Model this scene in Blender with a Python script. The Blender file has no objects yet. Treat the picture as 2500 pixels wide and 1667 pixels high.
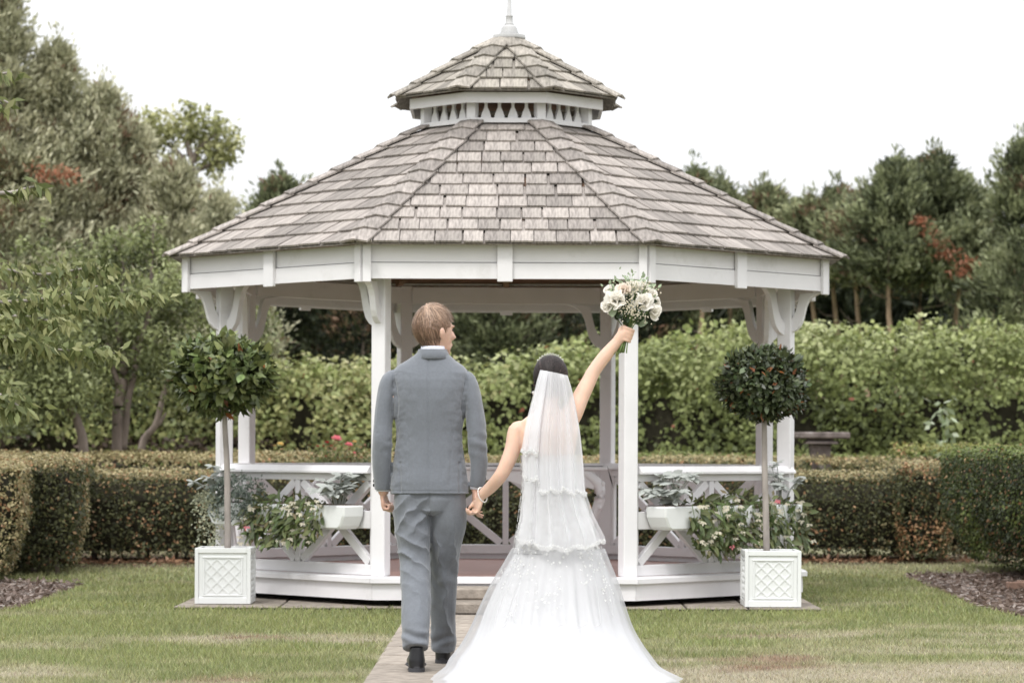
import bpy, math, random
import numpy as np
from mathutils import Vector, Matrix
PI = math.pi; R = math.radians
S = bpy.context.scene
random.seed(7); rng = np.random.default_rng(7)
col = S.collection

# ------------------------------------------------ camera, world, sun, exposure
F = 6717.0; H = 1.105; YH = 1095.0           # focal length in photo pixels, eye height, horizon row
cam = bpy.data.cameras.new('camera'); camo = bpy.data.objects.new('camera', cam); col.objects.link(camo)
cam.sensor_width = 36; cam.lens = 36 * F / 2500; cam.shift_y = (YH - 833.5) / 2500
camo.location = (0, 0, H); camo.rotation_euler = (R(90), R(-0.2), 0)
cam.clip_start = .1; cam.clip_end = 2000
cam.dof.use_dof = True; cam.dof.focus_distance = 15.0; cam.dof.aperture_fstop = 4.0
S.camera = camo
SUN_EL, SUN_AZ = R(52), R(-25)               # behind the camera, a little to its left
w = bpy.data.worlds.new("World"); S.world = w; w.use_nodes = True
nt = w.node_tree; nt.nodes.clear()
sky = nt.nodes.new('ShaderNodeTexSky'); sky.sky_type = 'NISHITA'; sky.sun_disc = False
sky.sun_elevation = SUN_EL; sky.sun_rotation = PI - SUN_AZ * -1; sky.air_density = 1.0; sky.dust_density = 4.0
hs = nt.nodes.new('ShaderNodeHueSaturation'); hs.inputs['Saturation'].default_value = .25
mx = nt.nodes.new('ShaderNodeMix'); mx.data_type = 'RGBA'; mx.inputs[0].default_value = .9
# even cloud cover, as overcast skies are: about twice as bright overhead as at the horizon
tcw = nt.nodes.new('ShaderNodeTexCoord'); sx = nt.nodes.new('ShaderNodeSeparateXYZ'); rw = nt.nodes.new('ShaderNodeMapRange'); cw = nt.nodes.new('ShaderNodeMix'); cw.data_type = 'RGBA'
rw.inputs[1].default_value = 0; rw.inputs[2].default_value = 1; cw.inputs[6].default_value = (8.7, 8.75, 8.9, 1); cw.inputs[7].default_value = (23.5, 23.9, 24.6, 1)
nt.links.new(tcw.outputs['Generated'], sx.inputs[0]); nt.links.new(sx.outputs[2], rw.inputs[0]); nt.links.new(rw.outputs[0], cw.inputs[0]); nt.links.new(cw.outputs[2], mx.inputs[7])
bg = nt.nodes.new('ShaderNodeBackground'); bg.inputs[1].default_value = .1
ow = nt.nodes.new('ShaderNodeOutputWorld')
nt.links.new(sky.outputs[0], hs.inputs['Color']); nt.links.new(hs.outputs[0], mx.inputs[6])
nt.links.new(mx.outputs[2], bg.inputs[0]); nt.links.new(bg.outputs[0], ow.inputs[0])
sl = bpy.data.lights.new('sun', 'SUN'); sl.energy = 1.5; sl.angle = R(12); sl.color = (1, .975, .94)
so = bpy.data.objects.new('sun', sl); col.objects.link(so)
so.rotation_euler = (R(90) - SUN_EL, 0, SUN_AZ)
S.view_settings.view_transform = 'Standard'; S.view_settings.look = 'None'
S.view_settings.exposure = 0.22; S.view_settings.gamma = 1; S.view_settings.use_curve_mapping = False
S.cycles.max_bounces = 6; S.cycles.transparent_max_bounces = 12; S.cycles.diffuse_bounces = 3
S.render.film_transparent = False

# ------------------------------------------------ helpers
def X(px, Y): return (px - 1250.0) * Y / F            # photo pixel column -> metres at distance Y
def Z(py, Y): return H + (YH - py) * Y / F
def hashn(i):
    v = np.sin(i * 127.1 + 311.7) * 43758.5453
    return v - np.floor(v)
def vnoise(P, f=1.0, seed=0.0):
    P = np.asarray(P, float) * f + seed * 17.31
    I = np.floor(P); T = P - I; T = T * T * (3 - 2 * T)
    out = 0
    for dx in (0, 1):
        for dy in (0, 1):
            for dz in (0, 1):
                h = np.sin((I[:, 0] + dx) * 12.9898 + (I[:, 1] + dy) * 78.233 + (I[:, 2] + dz) * 37.719) * 43758.5453
                h = h - np.floor(h)
                wgt = (T[:, 0] if dx else 1 - T[:, 0]) * (T[:, 1] if dy else 1 - T[:, 1]) * (T[:, 2] if dz else 1 - T[:, 2])
                out = out + h * wgt
    return out
def fbm(P, f, seed=0):
    return .55 * vnoise(P, f, seed) + .3 * vnoise(P, f * 2.1, seed + 3) + .15 * vnoise(P, f * 4.3, seed + 5)

def node_mat(name):
    m = bpy.data.materials.new(name); m.use_nodes = True
    n = m.node_tree; b = n.nodes['Principled BSDF']
    return m, n, b
def N(n, t, **kw):
    x = n.nodes.new(t)
    for k, v in kw.items(): setattr(x, k, v)
    return x
def mat(name, c, rough=.6, spec=.3, var=.12, scale=6, bump=0, bscale=60, stretch=(1, 1, 1), sheen=0, metal=0, rand=0, dirt=None, dscale=2.5, sss=0):
    m, n, b = node_mat(name); L = n.links.new
    tc = N(n, 'ShaderNodeTexCoord'); mp = N(n, 'ShaderNodeMapping'); mp.inputs['Scale'].default_value = stretch
    L(tc.outputs['Object'], mp.inputs[0])
    no = N(n, 'ShaderNodeTexNoise'); no.inputs['Scale'].default_value = scale; no.inputs['Detail'].default_value = 6
    L(mp.outputs[0], no.inputs['Vector'])
    cr = N(n, 'ShaderNodeMix', data_type='RGBA')
    lo = [max(0, x * (1 - var)) for x in c]; hi = [min(1, x * (1 + var)) for x in c]
    cr.inputs[6].default_value = (*lo, 1); cr.inputs[7].default_value = (*hi, 1)
    mr = N(n, 'ShaderNodeMapRange'); mr.inputs[1].default_value = .3; mr.inputs[2].default_value = .7
    L(no.outputs[0], mr.inputs[0]); L(mr.outputs[0], cr.inputs[0])
    out = cr.outputs[2]
    if rand:
        oi = N(n, 'ShaderNodeObjectInfo'); hv = N(n, 'ShaderNodeHueSaturation')
        m2 = N(n, 'ShaderNodeMapRange'); m2.inputs[3].default_value = 1 - rand; m2.inputs[4].default_value = 1 + rand
        L(oi.outputs['Random'], m2.inputs[0]); L(m2.outputs[0], hv.inputs['Value']); L(out, hv.inputs['Color']); out = hv.outputs[0]
    if dirt:
        n2 = N(n, 'ShaderNodeTexNoise'); n2.inputs['Scale'].default_value = dscale; n2.inputs['Detail'].default_value = 9; n2.inputs['Roughness'].default_value = .7
        L(tc.outputs['Object'], n2.inputs['Vector'])
        m3 = N(n, 'ShaderNodeMapRange'); m3.inputs[1].default_value = .56; m3.inputs[2].default_value = .78; m3.inputs[4].default_value = dirt[3]
        L(n2.outputs[0], m3.inputs[0]); md = N(n, 'ShaderNodeMix', data_type='RGBA'); md.inputs[7].default_value = (*dirt[:3], 1)
        L(m3.outputs[0], md.inputs[0]); L(out, md.inputs[6]); out = md.outputs[2]
    L(out, b.inputs['Base Color'])
    b.inputs['Roughness'].default_value = rough; b.inputs['Specular IOR Level'].default_value = spec; b.inputs['Metallic'].default_value = metal
    if sheen: b.inputs['Sheen Weight'].default_value = sheen
    if sss: b.inputs['Subsurface Weight'].default_value = sss; b.inputs['Subsurface Radius'].default_value = (.02, .008, .004); b.inputs['Subsurface Scale'].default_value = .4
    if bump:
        nb = N(n, 'ShaderNodeTexNoise'); nb.inputs['Scale'].default_value = bscale; nb.inputs['Detail'].default_value = 5
        L(mp.outputs[0], nb.inputs['Vector']); bp = N(n, 'ShaderNodeBump'); bp.inputs['Strength'].default_value = bump; bp.inputs['Distance'].default_value = .01
        L(nb.outputs[0], bp.inputs['Height']); L(bp.outputs[0], b.inputs['Normal'])
    return m
def leaf_mat(name, c=None, trans=.25, rough=.5, spec=.25, rand=0, hue=0, gain=1.0):
    m, n, b = node_mat(name); L = n.links.new
    if c is None:
        at = N(n, 'ShaderNodeAttribute'); at.attribute_name = 'Col'; src = at.outputs['Color']
    else:
        rg = N(n, 'ShaderNodeRGB'); rg.outputs[0].default_value = (*c, 1); src = rg.outputs[0]
    if rand or hue:
        oi = N(n, 'ShaderNodeObjectInfo'); hv = N(n, 'ShaderNodeHueSaturation')
        m2 = N(n, 'ShaderNodeMapRange'); m2.inputs[3].default_value = 1 - rand; m2.inputs[4].default_value = 1 + rand
        L(oi.outputs['Random'], m2.inputs[0]); L(m2.outputs[0], hv.inputs['Value'])
        mm = N(n, 'ShaderNodeMath', operation='MULTIPLY'); mm.inputs[1].default_value = 7.3; L(oi.outputs['Random'], mm.inputs[0])
        fr = N(n, 'ShaderNodeMath', operation='FRACT'); L(mm.outputs[0], fr.inputs[0])
        m4 = N(n, 'ShaderNodeMapRange'); m4.inputs[3].default_value = .5 - hue; m4.inputs[4].default_value = .5 + hue
        L(fr.outputs[0], m4.inputs[0]); L(m4.outputs[0], hv.inputs['Hue']); L(src, hv.inputs['Color']); src = hv.outputs[0]
    L(src, b.inputs['Base Color']); b.inputs['Roughness'].default_value = rough; b.inputs['Specular IOR Level'].default_value = spec
    tr = N(n, 'ShaderNodeBsdfTranslucent'); L(src, tr.inputs[0])
    ms = N(n, 'ShaderNodeMixShader'); ms.inputs[0].default_value = trans
    L(b.outputs[0], ms.inputs[1]); L(tr.outputs[0], ms.inputs[2]); L(ms.outputs[0], n.nodes['Material Output'].inputs[0])
    return m
def sheer_mat(name, c, cover, edge=.5, bumpy=0):
    m, n, b = node_mat(name); L = n.links.new
    df = N(n, 'ShaderNodeBsdfDiffuse'); df.inputs[0].default_value = (*c, 1)
    tl = N(n, 'ShaderNodeBsdfTranslucent'); tl.inputs[0].default_value = (*c, 1)
    m1 = N(n, 'ShaderNodeMixShader'); m1.inputs[0].default_value = .4; L(df.outputs[0], m1.inputs[1]); L(tl.outputs[0], m1.inputs[2])
    tp = N(n, 'ShaderNodeBsdfTransparent')
    lw = N(n, 'ShaderNodeLayerWeight'); lw.inputs[0].default_value = .45
    mr = N(n, 'ShaderNodeMapRange'); mr.inputs[3].default_value = cover; mr.inputs[4].default_value = min(1, cover + edge)
    L(lw.outputs['Facing'], mr.inputs[0]); m2 = N(n, 'ShaderNodeMixShader')
    L(mr.outputs[0], m2.inputs[0]); L(tp.outputs[0], m2.inputs[1]); L(m1.outputs[0], m2.inputs[2])
    L(m2.outputs[0], n.nodes['Material Output'].inputs[0])
    return m

class MB:
    def __init__(s): s.v = []; s.f = []
    def add(s, V, Fc):
        o = len(s.v); s.v += [tuple(v) for v in V]; s.f += [tuple(i + o for i in f) for f in Fc]; return s
    def box(s, c, d, M=None):
        V = [Vector((sx * d[0] / 2, sy * d[1] / 2, sz * d[2] / 2)) for sz in (-1, 1) for sy in (-1, 1) for sx in (-1, 1)]
        if M is not None: V = [M @ v for v in V]
        V = [v + Vector(c) for v in V]
        return s.add(V, [(0, 2, 3, 1), (4, 5, 7, 6), (0, 1, 5, 4), (2, 6, 7, 3), (0, 4, 6, 2), (1, 3, 7, 5)])
    def beam(s, p, q, wd, ht, up=(0, 0, 1)):
        p, q = Vector(p), Vector(q); d = (q - p); L = d.length; d.normalize(); u = Vector(up); r = d.cross(u).normalized(); u = r.cross(d)
        V = [e + r * a * wd / 2 + u * b * ht / 2 for e in (p, q) for a, b in ((-1, -1), (1, -1), (1, 1), (-1, 1))]
        return s.add(V, [(3, 2, 1, 0), (4, 5, 6, 7), (0, 1, 5, 4), (1, 2, 6, 5), (2, 3, 7, 6), (3, 0, 4, 7)])
    def prism(s, poly, O, ax, ay, th):
        O, ax, ay = Vector(O), Vector(ax), Vector(ay); nz = ax.cross(ay).normalized()
        a = [O + ax * p[0] + ay * p[1] - nz * th / 2 for p in poly]; b = [v + nz * th for v in a]; k = len(poly)
        return s.add(a + b, [tuple(range(k - 1, -1, -1)), tuple(range(k, 2 * k))] + [(i, (i + 1) % k, k + (i + 1) % k, k + i) for i in range(k)])
    def lathe(s, prof, c=(0, 0, 0), n=20, ph=0):
        V = []; k = len(prof)
        for r, z in prof:
            for i in range(n):
                a = ph + 2 * PI * i / n; V.append((c[0] + r * math.cos(a), c[1] + r * math.sin(a), c[2] + z))
        Fc = [(j * n + i, j * n + (i + 1) % n, (j + 1) * n + (i + 1) % n, (j + 1) * n + i) for j in range(k - 1) for i in range(n)]
        Fc += [tuple(range(n - 1, -1, -1)), tuple((k - 1) * n + i for i in range(n))]
        return s.add(V, Fc)
    def tube(s, pts, rad, n=8, sub=1, ref=(0, 0, 1), flat=1.0):
        pts = [Vector(p) for p in pts]; rad = [r if isinstance(r, tuple) else (r, r * flat) for r in rad]
        if sub > 1:
            P2, R2 = [], []
            for i in range(len(pts) - 1):
                a, b, c, d = pts[max(i - 1, 0)], pts[i], pts[i + 1], pts[min(i + 2, len(pts) - 1)]
                for j in range(sub):
                    t = j / sub
                    P2.append(.5 * ((2 * b) + (c - a) * t + (2 * a - 5 * b + 4 * c - d) * t * t + (3 * b - a - 3 * c + d) * t ** 3))
                    R2.append(tuple(rad[i][q] * (1 - t) + rad[i + 1][q] * t for q in (0, 1)))
            P2.append(pts[-1]); R2.append(rad[-1]); pts, rad = P2, R2
        V = []; ref = Vector(ref)
        for i, p in enumerate(pts):
            d = (pts[min(i + 1, len(pts) - 1)] - pts[max(i - 1, 0)]).normalized()
            u = ref - d * ref.dot(d)
            if u.length < .05: u = Vector((1, 0, 0)) - d * d.x
            u.normalize(); r = d.cross(u)
            V += [p + r * math.cos(2 * PI * k / n) * rad[i][0] + u * math.sin(2 * PI * k / n) * rad[i][1] for k in range(n)]
        m = len(pts)
        Fc = [(j * n + i, j * n + (i + 1) % n, (j + 1) * n + (i + 1) % n, (j + 1) * n + i) for j in range(m - 1) for i in range(n)]
        Fc += [tuple(range(n - 1, -1, -1)), tuple((m - 1) * n + i for i in range(n))]
        return s.add(V, Fc)
    def ball(s, c, r, n=16, k=10, M=None):
        r = r if isinstance(r, tuple) else (r, r, r); V = []; c = Vector(c)
        for j in range(k + 1):
            t = PI * (j + .02) / (k + .04)
            for i in range(n):
                a = 2 * PI * i / n; v = Vector((r[0] * math.sin(t) * math.cos(a), r[1] * math.sin(t) * math.sin(a), -r[2] * math.cos(t)))
                V.append(c + (M @ v if M is not None else v))
        Fc = [(j * n + i, j * n + (i + 1) % n, (j + 1) * n + (i + 1) % n, (j + 1) * n + i) for j in range(k) for i in range(n)]
        Fc += [tuple(range(n - 1, -1, -1)), tuple(k * n + i for i in range(n))]
        return s.add(V, Fc)
    def rings(s, rr, n=32, e=2.4, close=True):
        """rr: (cx, cy, z, rx, ry)"""
        V = []
        for cx, cy, z, rx, ry in rr:
            for i in range(n):
                a = 2 * PI * i / n; ca, sa = math.cos(a), math.sin(a)
                V.append((cx + rx * math.copysign(abs(ca) ** (2 / e), ca), cy + ry * math.copysign(abs(sa) ** (2 / e), sa), z))
        m = len(rr)
        Fc = [(j * n + i, j * n + (i + 1) % n, (j + 1) * n + (i + 1) % n, (j + 1) * n + i) for j in range(m - 1) for i in range(n)]
        if close: Fc += [tuple(range(n - 1, -1, -1)), tuple((m - 1) * n + i for i in range(n))]
        return s.add(V, Fc)
    def mesh(s, name):
        me = bpy.data.meshes.new(name); me.from_pydata(s.v, [], s.f); me.update(); return me
    def build(s, name, m, parent=None, smooth=False, kind=None, label=None, bevel=0, recalc=True):
        me = s.mesh(name); me.materials.append(m)
        if recalc:
            import bmesh
            b = bmesh.new(); b.from_mesh(me); bmesh.ops.recalc_face_normals(b, faces=b.faces); b.to_mesh(me); b.free()
        o = link(name, me, parent, kind, label)
        if smooth: me.polygons.foreach_set('use_smooth', [True] * len(me.polygons))
        if bevel:
            bv = o.modifiers.new('b', 'BEVEL'); bv.width = bevel; bv.segments = 1; bv.limit_method = 'ANGLE'
        return o
def link(name, me, parent=None, kind=None, label=None):
    o = bpy.data.objects.new(name, me); col.objects.link(o)
    if parent is not None: o.parent = parent
    if kind: o['kind'] = kind
    if label: o['label'] = label
    return o
def thing(name, label, cat, loc=(0, 0, 0), rz=0, group=None):
    o = bpy.data.objects.new(name, None); col.objects.link(o); o.location = loc; o.rotation_euler = (0, 0, rz); o.empty_display_size = .1
    return tag(o, label, cat, group)
def tag(o, label, cat, group=None):
    o['label'] = label; o['category'] = cat
    if group: o['group'] = group
    return o
def copy_tree(o, parent=None):
    c = o.copy(); col.objects.link(c)
    if parent is not None: c.parent = parent
    for ch in [q for q in bpy.data.objects if q.parent == o]: copy_tree(ch, c)
    return c
def np_mesh(name, V, nper, cols=None, m=None, parent=None, kind=None, smooth=False, label=None):
    """V (n*nper,3): n separate polygons with nper corners"""
    nv = len(V); nf = nv // nper; me = bpy.data.meshes.new(name)
    me.vertices.add(nv); me.vertices.foreach_set('co', np.asarray(V, np.float32).ravel())
    me.loops.add(nv); me.loops.foreach_set('vertex_index', np.arange(nv, dtype=np.int32))
    me.polygons.add(nf); me.polygons.foreach_set('loop_start', np.arange(0, nv, nper, dtype=np.int32))
    try: me.polygons.foreach_set('loop_total', np.full(nf, nper, np.int32))
    except Exception: pass
    me.update(calc_edges=True)
    if cols is not None:
        a = me.color_attributes.new('Col', 'FLOAT_COLOR', 'POINT')
        c4 = np.ones((nv, 4), np.float32); c4[:, :3] = np.repeat(np.clip(cols, 0, 1), nper, axis=0); a.data.foreach_set('color', c4.ravel())
    if m: me.materials.append(m)
    return link(name, me, parent, kind, label)
def unit(v): return v / np.maximum(np.linalg.norm(v, axis=1, keepdims=True), 1e-9)
def leaves(name, P, D, Nn, ln, wd, cols, m, parent=None, kind='stuff', pos=.45, cup=.0):
    D = unit(D); Sd = unit(np.cross(D, Nn)); Nn = np.cross(Sd, D); n = len(P)
    ln = np.broadcast_to(ln, (n,))[:, None]; wd = np.broadcast_to(wd, (n,))[:, None]
    V = np.empty((n, 4, 3)); V[:, 0] = P; V[:, 2] = P + D * ln - Nn * ln * cup
    V[:, 1] = P + D * ln * pos + Sd * wd / 2; V[:, 3] = P + D * ln * pos - Sd * wd / 2
    return np_mesh(name, V.reshape(-1, 3), 4, cols, m, parent, kind)
def pal(n, cs, noise=None, jit=.15):
    """pick colours along a palette by noise 0..1, with jitter"""
    cs = np.array(cs); t = rng.random(n) if noise is None else np.clip(noise + rng.normal(0, jit, n), 0, .999)
    i = t * (len(cs) - 1); k = np.clip(i.astype(int), 0, len(cs) - 2); f = (i - k)[:, None]
    return (cs[k] * (1 - f) + cs[k + 1] * f) * rng.uniform(.8, 1.2, (n, 1))
def rdir(n): return unit(rng.normal(size=(n, 3)))
def fuse(name, mb, vox, m, parent, it=4, disp=None, label=None, kind=None):
    t = bpy.data.objects.new('tmp', mb.mesh('tmp')); col.objects.link(t)
    rm = t.modifiers.new('r', 'REMESH'); rm.mode = 'VOXEL'; rm.voxel_size = vox; rm.adaptivity = 0
    if it: sm = t.modifiers.new('s', 'SMOOTH'); sm.factor = .5; sm.iterations = it
    dg = bpy.context.evaluated_depsgraph_get(); ev = t.evaluated_get(dg); me = bpy.data.meshes.new_from_object(ev, depsgraph=dg)
    bpy.data.objects.remove(t)
    nv = len(me.vertices)
    if disp and nv:
        co = np.empty(nv * 3); me.vertices.foreach_get('co', co); co = co.reshape(-1, 3)
        no = np.empty(nv * 3); me.vertices.foreach_get('normal', no); no = no.reshape(-1, 3)
        co = disp(co, no); me.vertices.foreach_set('co', co.ravel()); me.update()
    me.name = name; me.materials.clear(); me.materials.append(m); me.polygons.foreach_set('use_smooth', [True] * len(me.polygons))
    return link(name, me, parent, kind, label)

# ------------------------------------------------ materials
M_paint = mat('white_paint', (.76, .745, .755), .5, .35, .04, 3, .15, 14, (1, 1, 1), dirt=(.40, .38, .33, .38), dscale=4)
M_paint2 = mat('white_plastic', (.74, .75, .74), .42, .4, .03, 3, dirt=(.4, .42, .38, .25), dscale=6)
M_shingle = mat('weathered_cedar', (.30, .268, .244), .85, .15, .32, 9, .9, 26, (6, 1, 1), rand=.26, dirt=(.19, .185, .15, .5), dscale=4)
M_mossy = mat('weathered_cedar_mossy', (.295, .268, .232), .85, .15, .32, 9, .9, 26, (6, 1, 1), rand=.3, dirt=(.17, .175, .12, .5), dscale=5)
M_soffit = mat('bare_wood', (.30, .19, .13), .7, .2, .25, 8, .2, 30, (1, 6, 1))
M_deck = mat('deck_wood', (.36, .21, .18), .55, .35, .25, 3, .3, 20, (1, 14, 1))
M_stone = mat('paving_stone', (.30, .26, .22), .9, .15, .25, 14, .6, 60, rand=.12, dirt=(.14, .13, .10, .6), dscale=3)
M_dark = mat('dark_gap', (.03, .028, .025), .9, .1)
M_soil = mat('soil', (.09, .06, .045), .95, .1, .4, 20, .5, 40)
M_bark = mat('bark', (.19, .155, .13), .9, .1, .35, 12, .8, 25, (1, 1, .25))
M_bark2 = mat('orange_bark', (.34, .25, .17), .9, .1, .35, 12, .8, 25, (1, 1, .25))
M_greybark = mat('grey_bark', (.33, .295, .27), .8, .2, .25, 18, .4, 60, (1, 1, .3))
M_worn = mat('worn_paint', (.44, .435, .43), .6, .3, .08, 12, dirt=(.25, .24, .22, .6), dscale=30)
M_core = mat('dark_core', (.035, .032, .022), .95, .05, .4, 12)
M_leaf = leaf_mat('foliage', None, .28)
M_grass = leaf_mat('grass_blade', None, .3, .6, .15)
M_bay = leaf_mat('bay_leaf', (.17, .205, .075), .2, .35, .5, rand=.5, hue=.03)
M_bayd = leaf_mat('bay_leaf_dark', (.08, .105, .048), .12, .33, .5, rand=.5, hue=.03)
M_rust = leaf_mat('rust_leaf', (.28, .12, .05), .2, .5, .3, rand=.3)
M_silver = leaf_mat('silver_leaf', (.43, .45, .42), .1, .8, .1, rand=.2)
M_beg = leaf_mat('begonia_leaf', (.12, .15, .055), .2, .4, .4, rand=.45, hue=.03)
M_petal = leaf_mat('cream_petal', (.86, .80, .66), .4, .6, .2, rand=.1)
M_rose = leaf_mat('white_rose', (.93, .90, .84), .45, .6, .2, rand=.04)
M_pink = leaf_mat('pink_rose', (.88, .30, .34), .3, .6, .2, rand=.15)
M_red = leaf_mat('red_rose', (.38, .02, .04), .3, .6, .2, rand=.3)
M_yel = leaf_mat('yellow_rose', (.75, .55, .22), .3, .6, .2, rand=.1)
M_stem = mat('stem_green', (.14, .2, .07), .5, .3, .2, 20)
M_old = mat('old_stone', (.15, .125, .115), .9, .1, .45, 8, .6, 40, dirt=(.5, .48, .46, .8), dscale=7)
M_suit = mat('grey_suit', (.148, .160, .180), .8, .2, .06, 90, .15, 500, sheen=.4)
M_trs = mat('grey_trousers', (.155, .167, .186), .75, .25, .06, 90, .12, 500, sheen=.3)
M_black = mat('black_leather', (.012, .012, .014), .3, .5, .2, 10)
M_sole = mat('rubber_sole', (.05, .05, .055), .6, .3)
M_shirt = mat('white_shirt', (.78, .80, .9), .7, .2, .02)
M_skin = mat('skin', (.62, .40, .31), .5, .35, .06, 14, .05, 300, sss=.25)
M_skinb = mat('skin_light', (.68, .46, .35), .5, .35, .05, 10, .05, 300, sss=.25)
M_hair = mat('brown_hair', (.23, .135, .09), .55, .4, .5, 30, .4, 60, (1, 1, .1), rand=0)
M_hairb = mat('black_hair', (.008, .005, .006), .6, .1, .4, 30, .25, 90, (1, .3, .3))
M_satin = mat('white_satin', (.56, .56, .565), .6, .3, .02, 10)
M_lace = mat('white_lace', (.68, .68, .67), .85, .1, .02, 30)
M_tulle = sheer_mat('tulle', (.62, .62, .63), .20, .5)
M_veil = sheer_mat('veil_net', (.90, .90, .92), .40, .5)
M_pearl = mat('pearl', (.85, .83, .80), .2, .6, .02)
M_metal = mat('silver_metal', (.75, .75, .78), .2, .6, .02, metal=1)
# ------------------------------------------------ the lawn and the ground
def lawn_col(P):
    n1 = fbm(np.c_[P[:, 0] * .55, P[:, 1] * 1.0, np.zeros(len(P))], .9, 2)
    n2 = fbm(np.c_[P[:, 0] * 1.2, P[:, 1] * 1.6, np.zeros(len(P))], 2.4, 9)
    near = np.clip((17.4 + .5 * (P[:, 0] > 1.2) - P[:, 1]) / 1.7, 0, 1)                     # the worn, dry part of the lawn in front
    dry = np.clip((n1 - .55) * 3.6 + .80 * near + (n2 - .5) * 1.9 - .02, 0, 1)
    dry = np.maximum(dry, np.clip((P[:, 1] - 22.5) / 4, 0, 1) * .55 * (n1 > .3))
    g = np.array([.25, .27, .115]) + (n2[:, None] - .5) * np.array([.10, .09, .02]); s = np.array([.40, .355, .255]); e = np.array([.27, .19, .13])
    c = g * (1 - dry[:, None]) + s * dry[:, None]
    br = np.clip((fbm(np.c_[P[:, 0], P[:, 1] * 1.5, np.zeros(len(P))], 1.1, 21) - .62) * 9, 0, 1)[:, None] * dry[:, None]
    return c * (1 - br) + e * br, dry
BEDL = [(-7.5, 23.3), (-3.75, 22.5), (-3.42, 22.15), (-3.42, 20.6), (-3.36, 19.0), (-3.6, 17.4), (-7.5, 15.5)]
BEDR = [(8.5, 25.4), (3.75, 24.6), (3.42, 24.2), (3.36, 21.6), (3.28, 19.4), (3.45, 17.6), (4.2, 16.2), (8.5, 15)]
def inside(P, poly):
    x, y = P[:, 0], P[:, 1]; r = np.zeros(len(P), bool); n = len(poly)
    for i in range(n):
        (x1, y1), (x2, y2) = poly[i], poly[(i + 1) % n]
        c = ((y1 > y) != (y2 > y)) & (x < (x2 - x1) * (y - y1) / (y2 - y1 + 1e-12) + x1); r ^= c
    return r
PX0, PX1, PY0, PY1 = -2.31, 2.13, 18.79, 23.6
PATHX0, PATHX1 = -.70, .52
def grid_mesh(x0, x1, y0, y1, nx, ny, z):
    gx, gy = np.meshgrid(np.linspace(x0, x1, nx), np.linspace(y0, y1, ny)); V = np.c_[gx.ravel(), gy.ravel(), np.full(nx * ny, z)]
    i = np.arange((nx - 1) * (ny - 1)); r, c = i // (nx - 1), i % (nx - 1); a = r * nx + c
    return V, np.c_[a, a + 1, a + nx + 1, a + nx]
V, Fc = grid_mesh(-9, 9, 6, 40, 150, 260, 0.0)
m, n, b = node_mat('lawn_soil'); at = N(n, 'ShaderNodeAttribute'); at.attribute_name = 'Col'
no = N(n, 'ShaderNodeTexNoise'); no.inputs['Scale'].default_value = 60; no.inputs['Detail'].default_value = 6
mv = N(n, 'ShaderNodeMix', data_type='RGBA', blend_type='MULTIPLY'); mv.inputs[0].default_value = 1
mr = N(n, 'ShaderNodeMapRange'); mr.inputs[1].default_value = .3; mr.inputs[2].default_value = .7; mr.inputs[3].default_value = .45; mr.inputs[4].default_value = 1.15
tc = N(n, 'ShaderNodeTexCoord'); n.links.new(tc.outputs['Object'], no.inputs['Vector']); n.links.new(no.outputs[0], mr.inputs[0])
n.links.new(at.outputs[0], mv.inputs[6]); n.links.new(mr.outputs[0], mv.inputs[7]); n.links.new(mv.outputs[2], b.inputs['Base Color']); b.inputs['Roughness'].default_value = .95
b.inputs['Specular IOR Level'].default_value = .1
me = bpy.data.meshes.new('lawn'); me.from_pydata(V.tolist(), [], Fc.tolist()); me.materials.append(m)
cl, _ = lawn_col(V); a = me.color_attributes.new('Col', 'FLOAT_COLOR', 'POINT'); c4 = np.ones((len(V), 4), np.float32); c4[:, :3] = cl * .8; a.data.foreach_set('color', c4.ravel())
link('lawn', me, None, 'structure')
MB().add([(-600, -60, -.02), (600, -60, -.02), (600, 1200, -.02), (-600, 1200, -.02)], [(0, 1, 2, 3)]).build('ground', mat('field', (.12, .14, .06), .95, .1, .3, .3), None, kind='structure')

# grass blades
def blades(y0, y1, dens, ht, wd):
    n = int((y1 - y0) * (y0 + y1) / 2 * .42 * dens); Y = np.sqrt(rng.uniform(y0 ** 2, y1 ** 2, n)); Xx = rng.uniform(-.21, .21, n) * Y
    P = np.c_[Xx, Y, np.full(n, .0)]
    ok = ~(inside(P, BEDL) | inside(P, BEDR))
    ok &= ~((P[:, 0] > PX0 - .0) & (P[:, 0] < PX1) & (P[:, 1] > PY0) & (P[:, 1] < PY1))
    edge = .015 * np.sin(P[:, 1] * 9) + .02 * (vnoise(P, 9, 4) - .5)
    ok &= ~((P[:, 0] > PATHX0 + edge) & (P[:, 0] < PATHX1) & (P[:, 1] < PY0 + .3))
    P = P[ok]; n = len(P); c, dry = lawn_col(P)
    keep = rng.random(n) > dry * .45; P, c, dry = P[keep], c[keep], dry[keep]; n = len(P)
    c = c * rng.uniform(.65, 1.45, (n, 1)) + rng.normal(0, .012, (n, 3)); lt = rng.random(n) < .12; c[lt] = c[lt] * .4 + np.array([.34, .33, .2]) * .75
    hgt = ht * rng.uniform(.4, 1.25, n) * (1 - .45 * dry); an = rng.uniform(0, PI, n); lean = rng.normal(0, .55, (n, 2))
    V = np.empty((n, 3, 3)); dx = np.c_[np.cos(an), np.sin(an), np.zeros(n)] * (wd * rng.uniform(.6, 1.3, n))[:, None] / 2
    V[:, 0] = P - dx; V[:, 1] = P + dx; V[:, 2] = P + np.c_[lean * hgt[:, None], hgt]
    return V.reshape(-1, 3), c
Vs, Cs = zip(*[blades(*a) for a in ((12.3, 15, 5200, .032, .0048), (15, 18.5, 3600, .034, .006), (18.5, 22.5, 1900, .036, .009), (22.5, 29, 800, .04, .014))])
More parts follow.
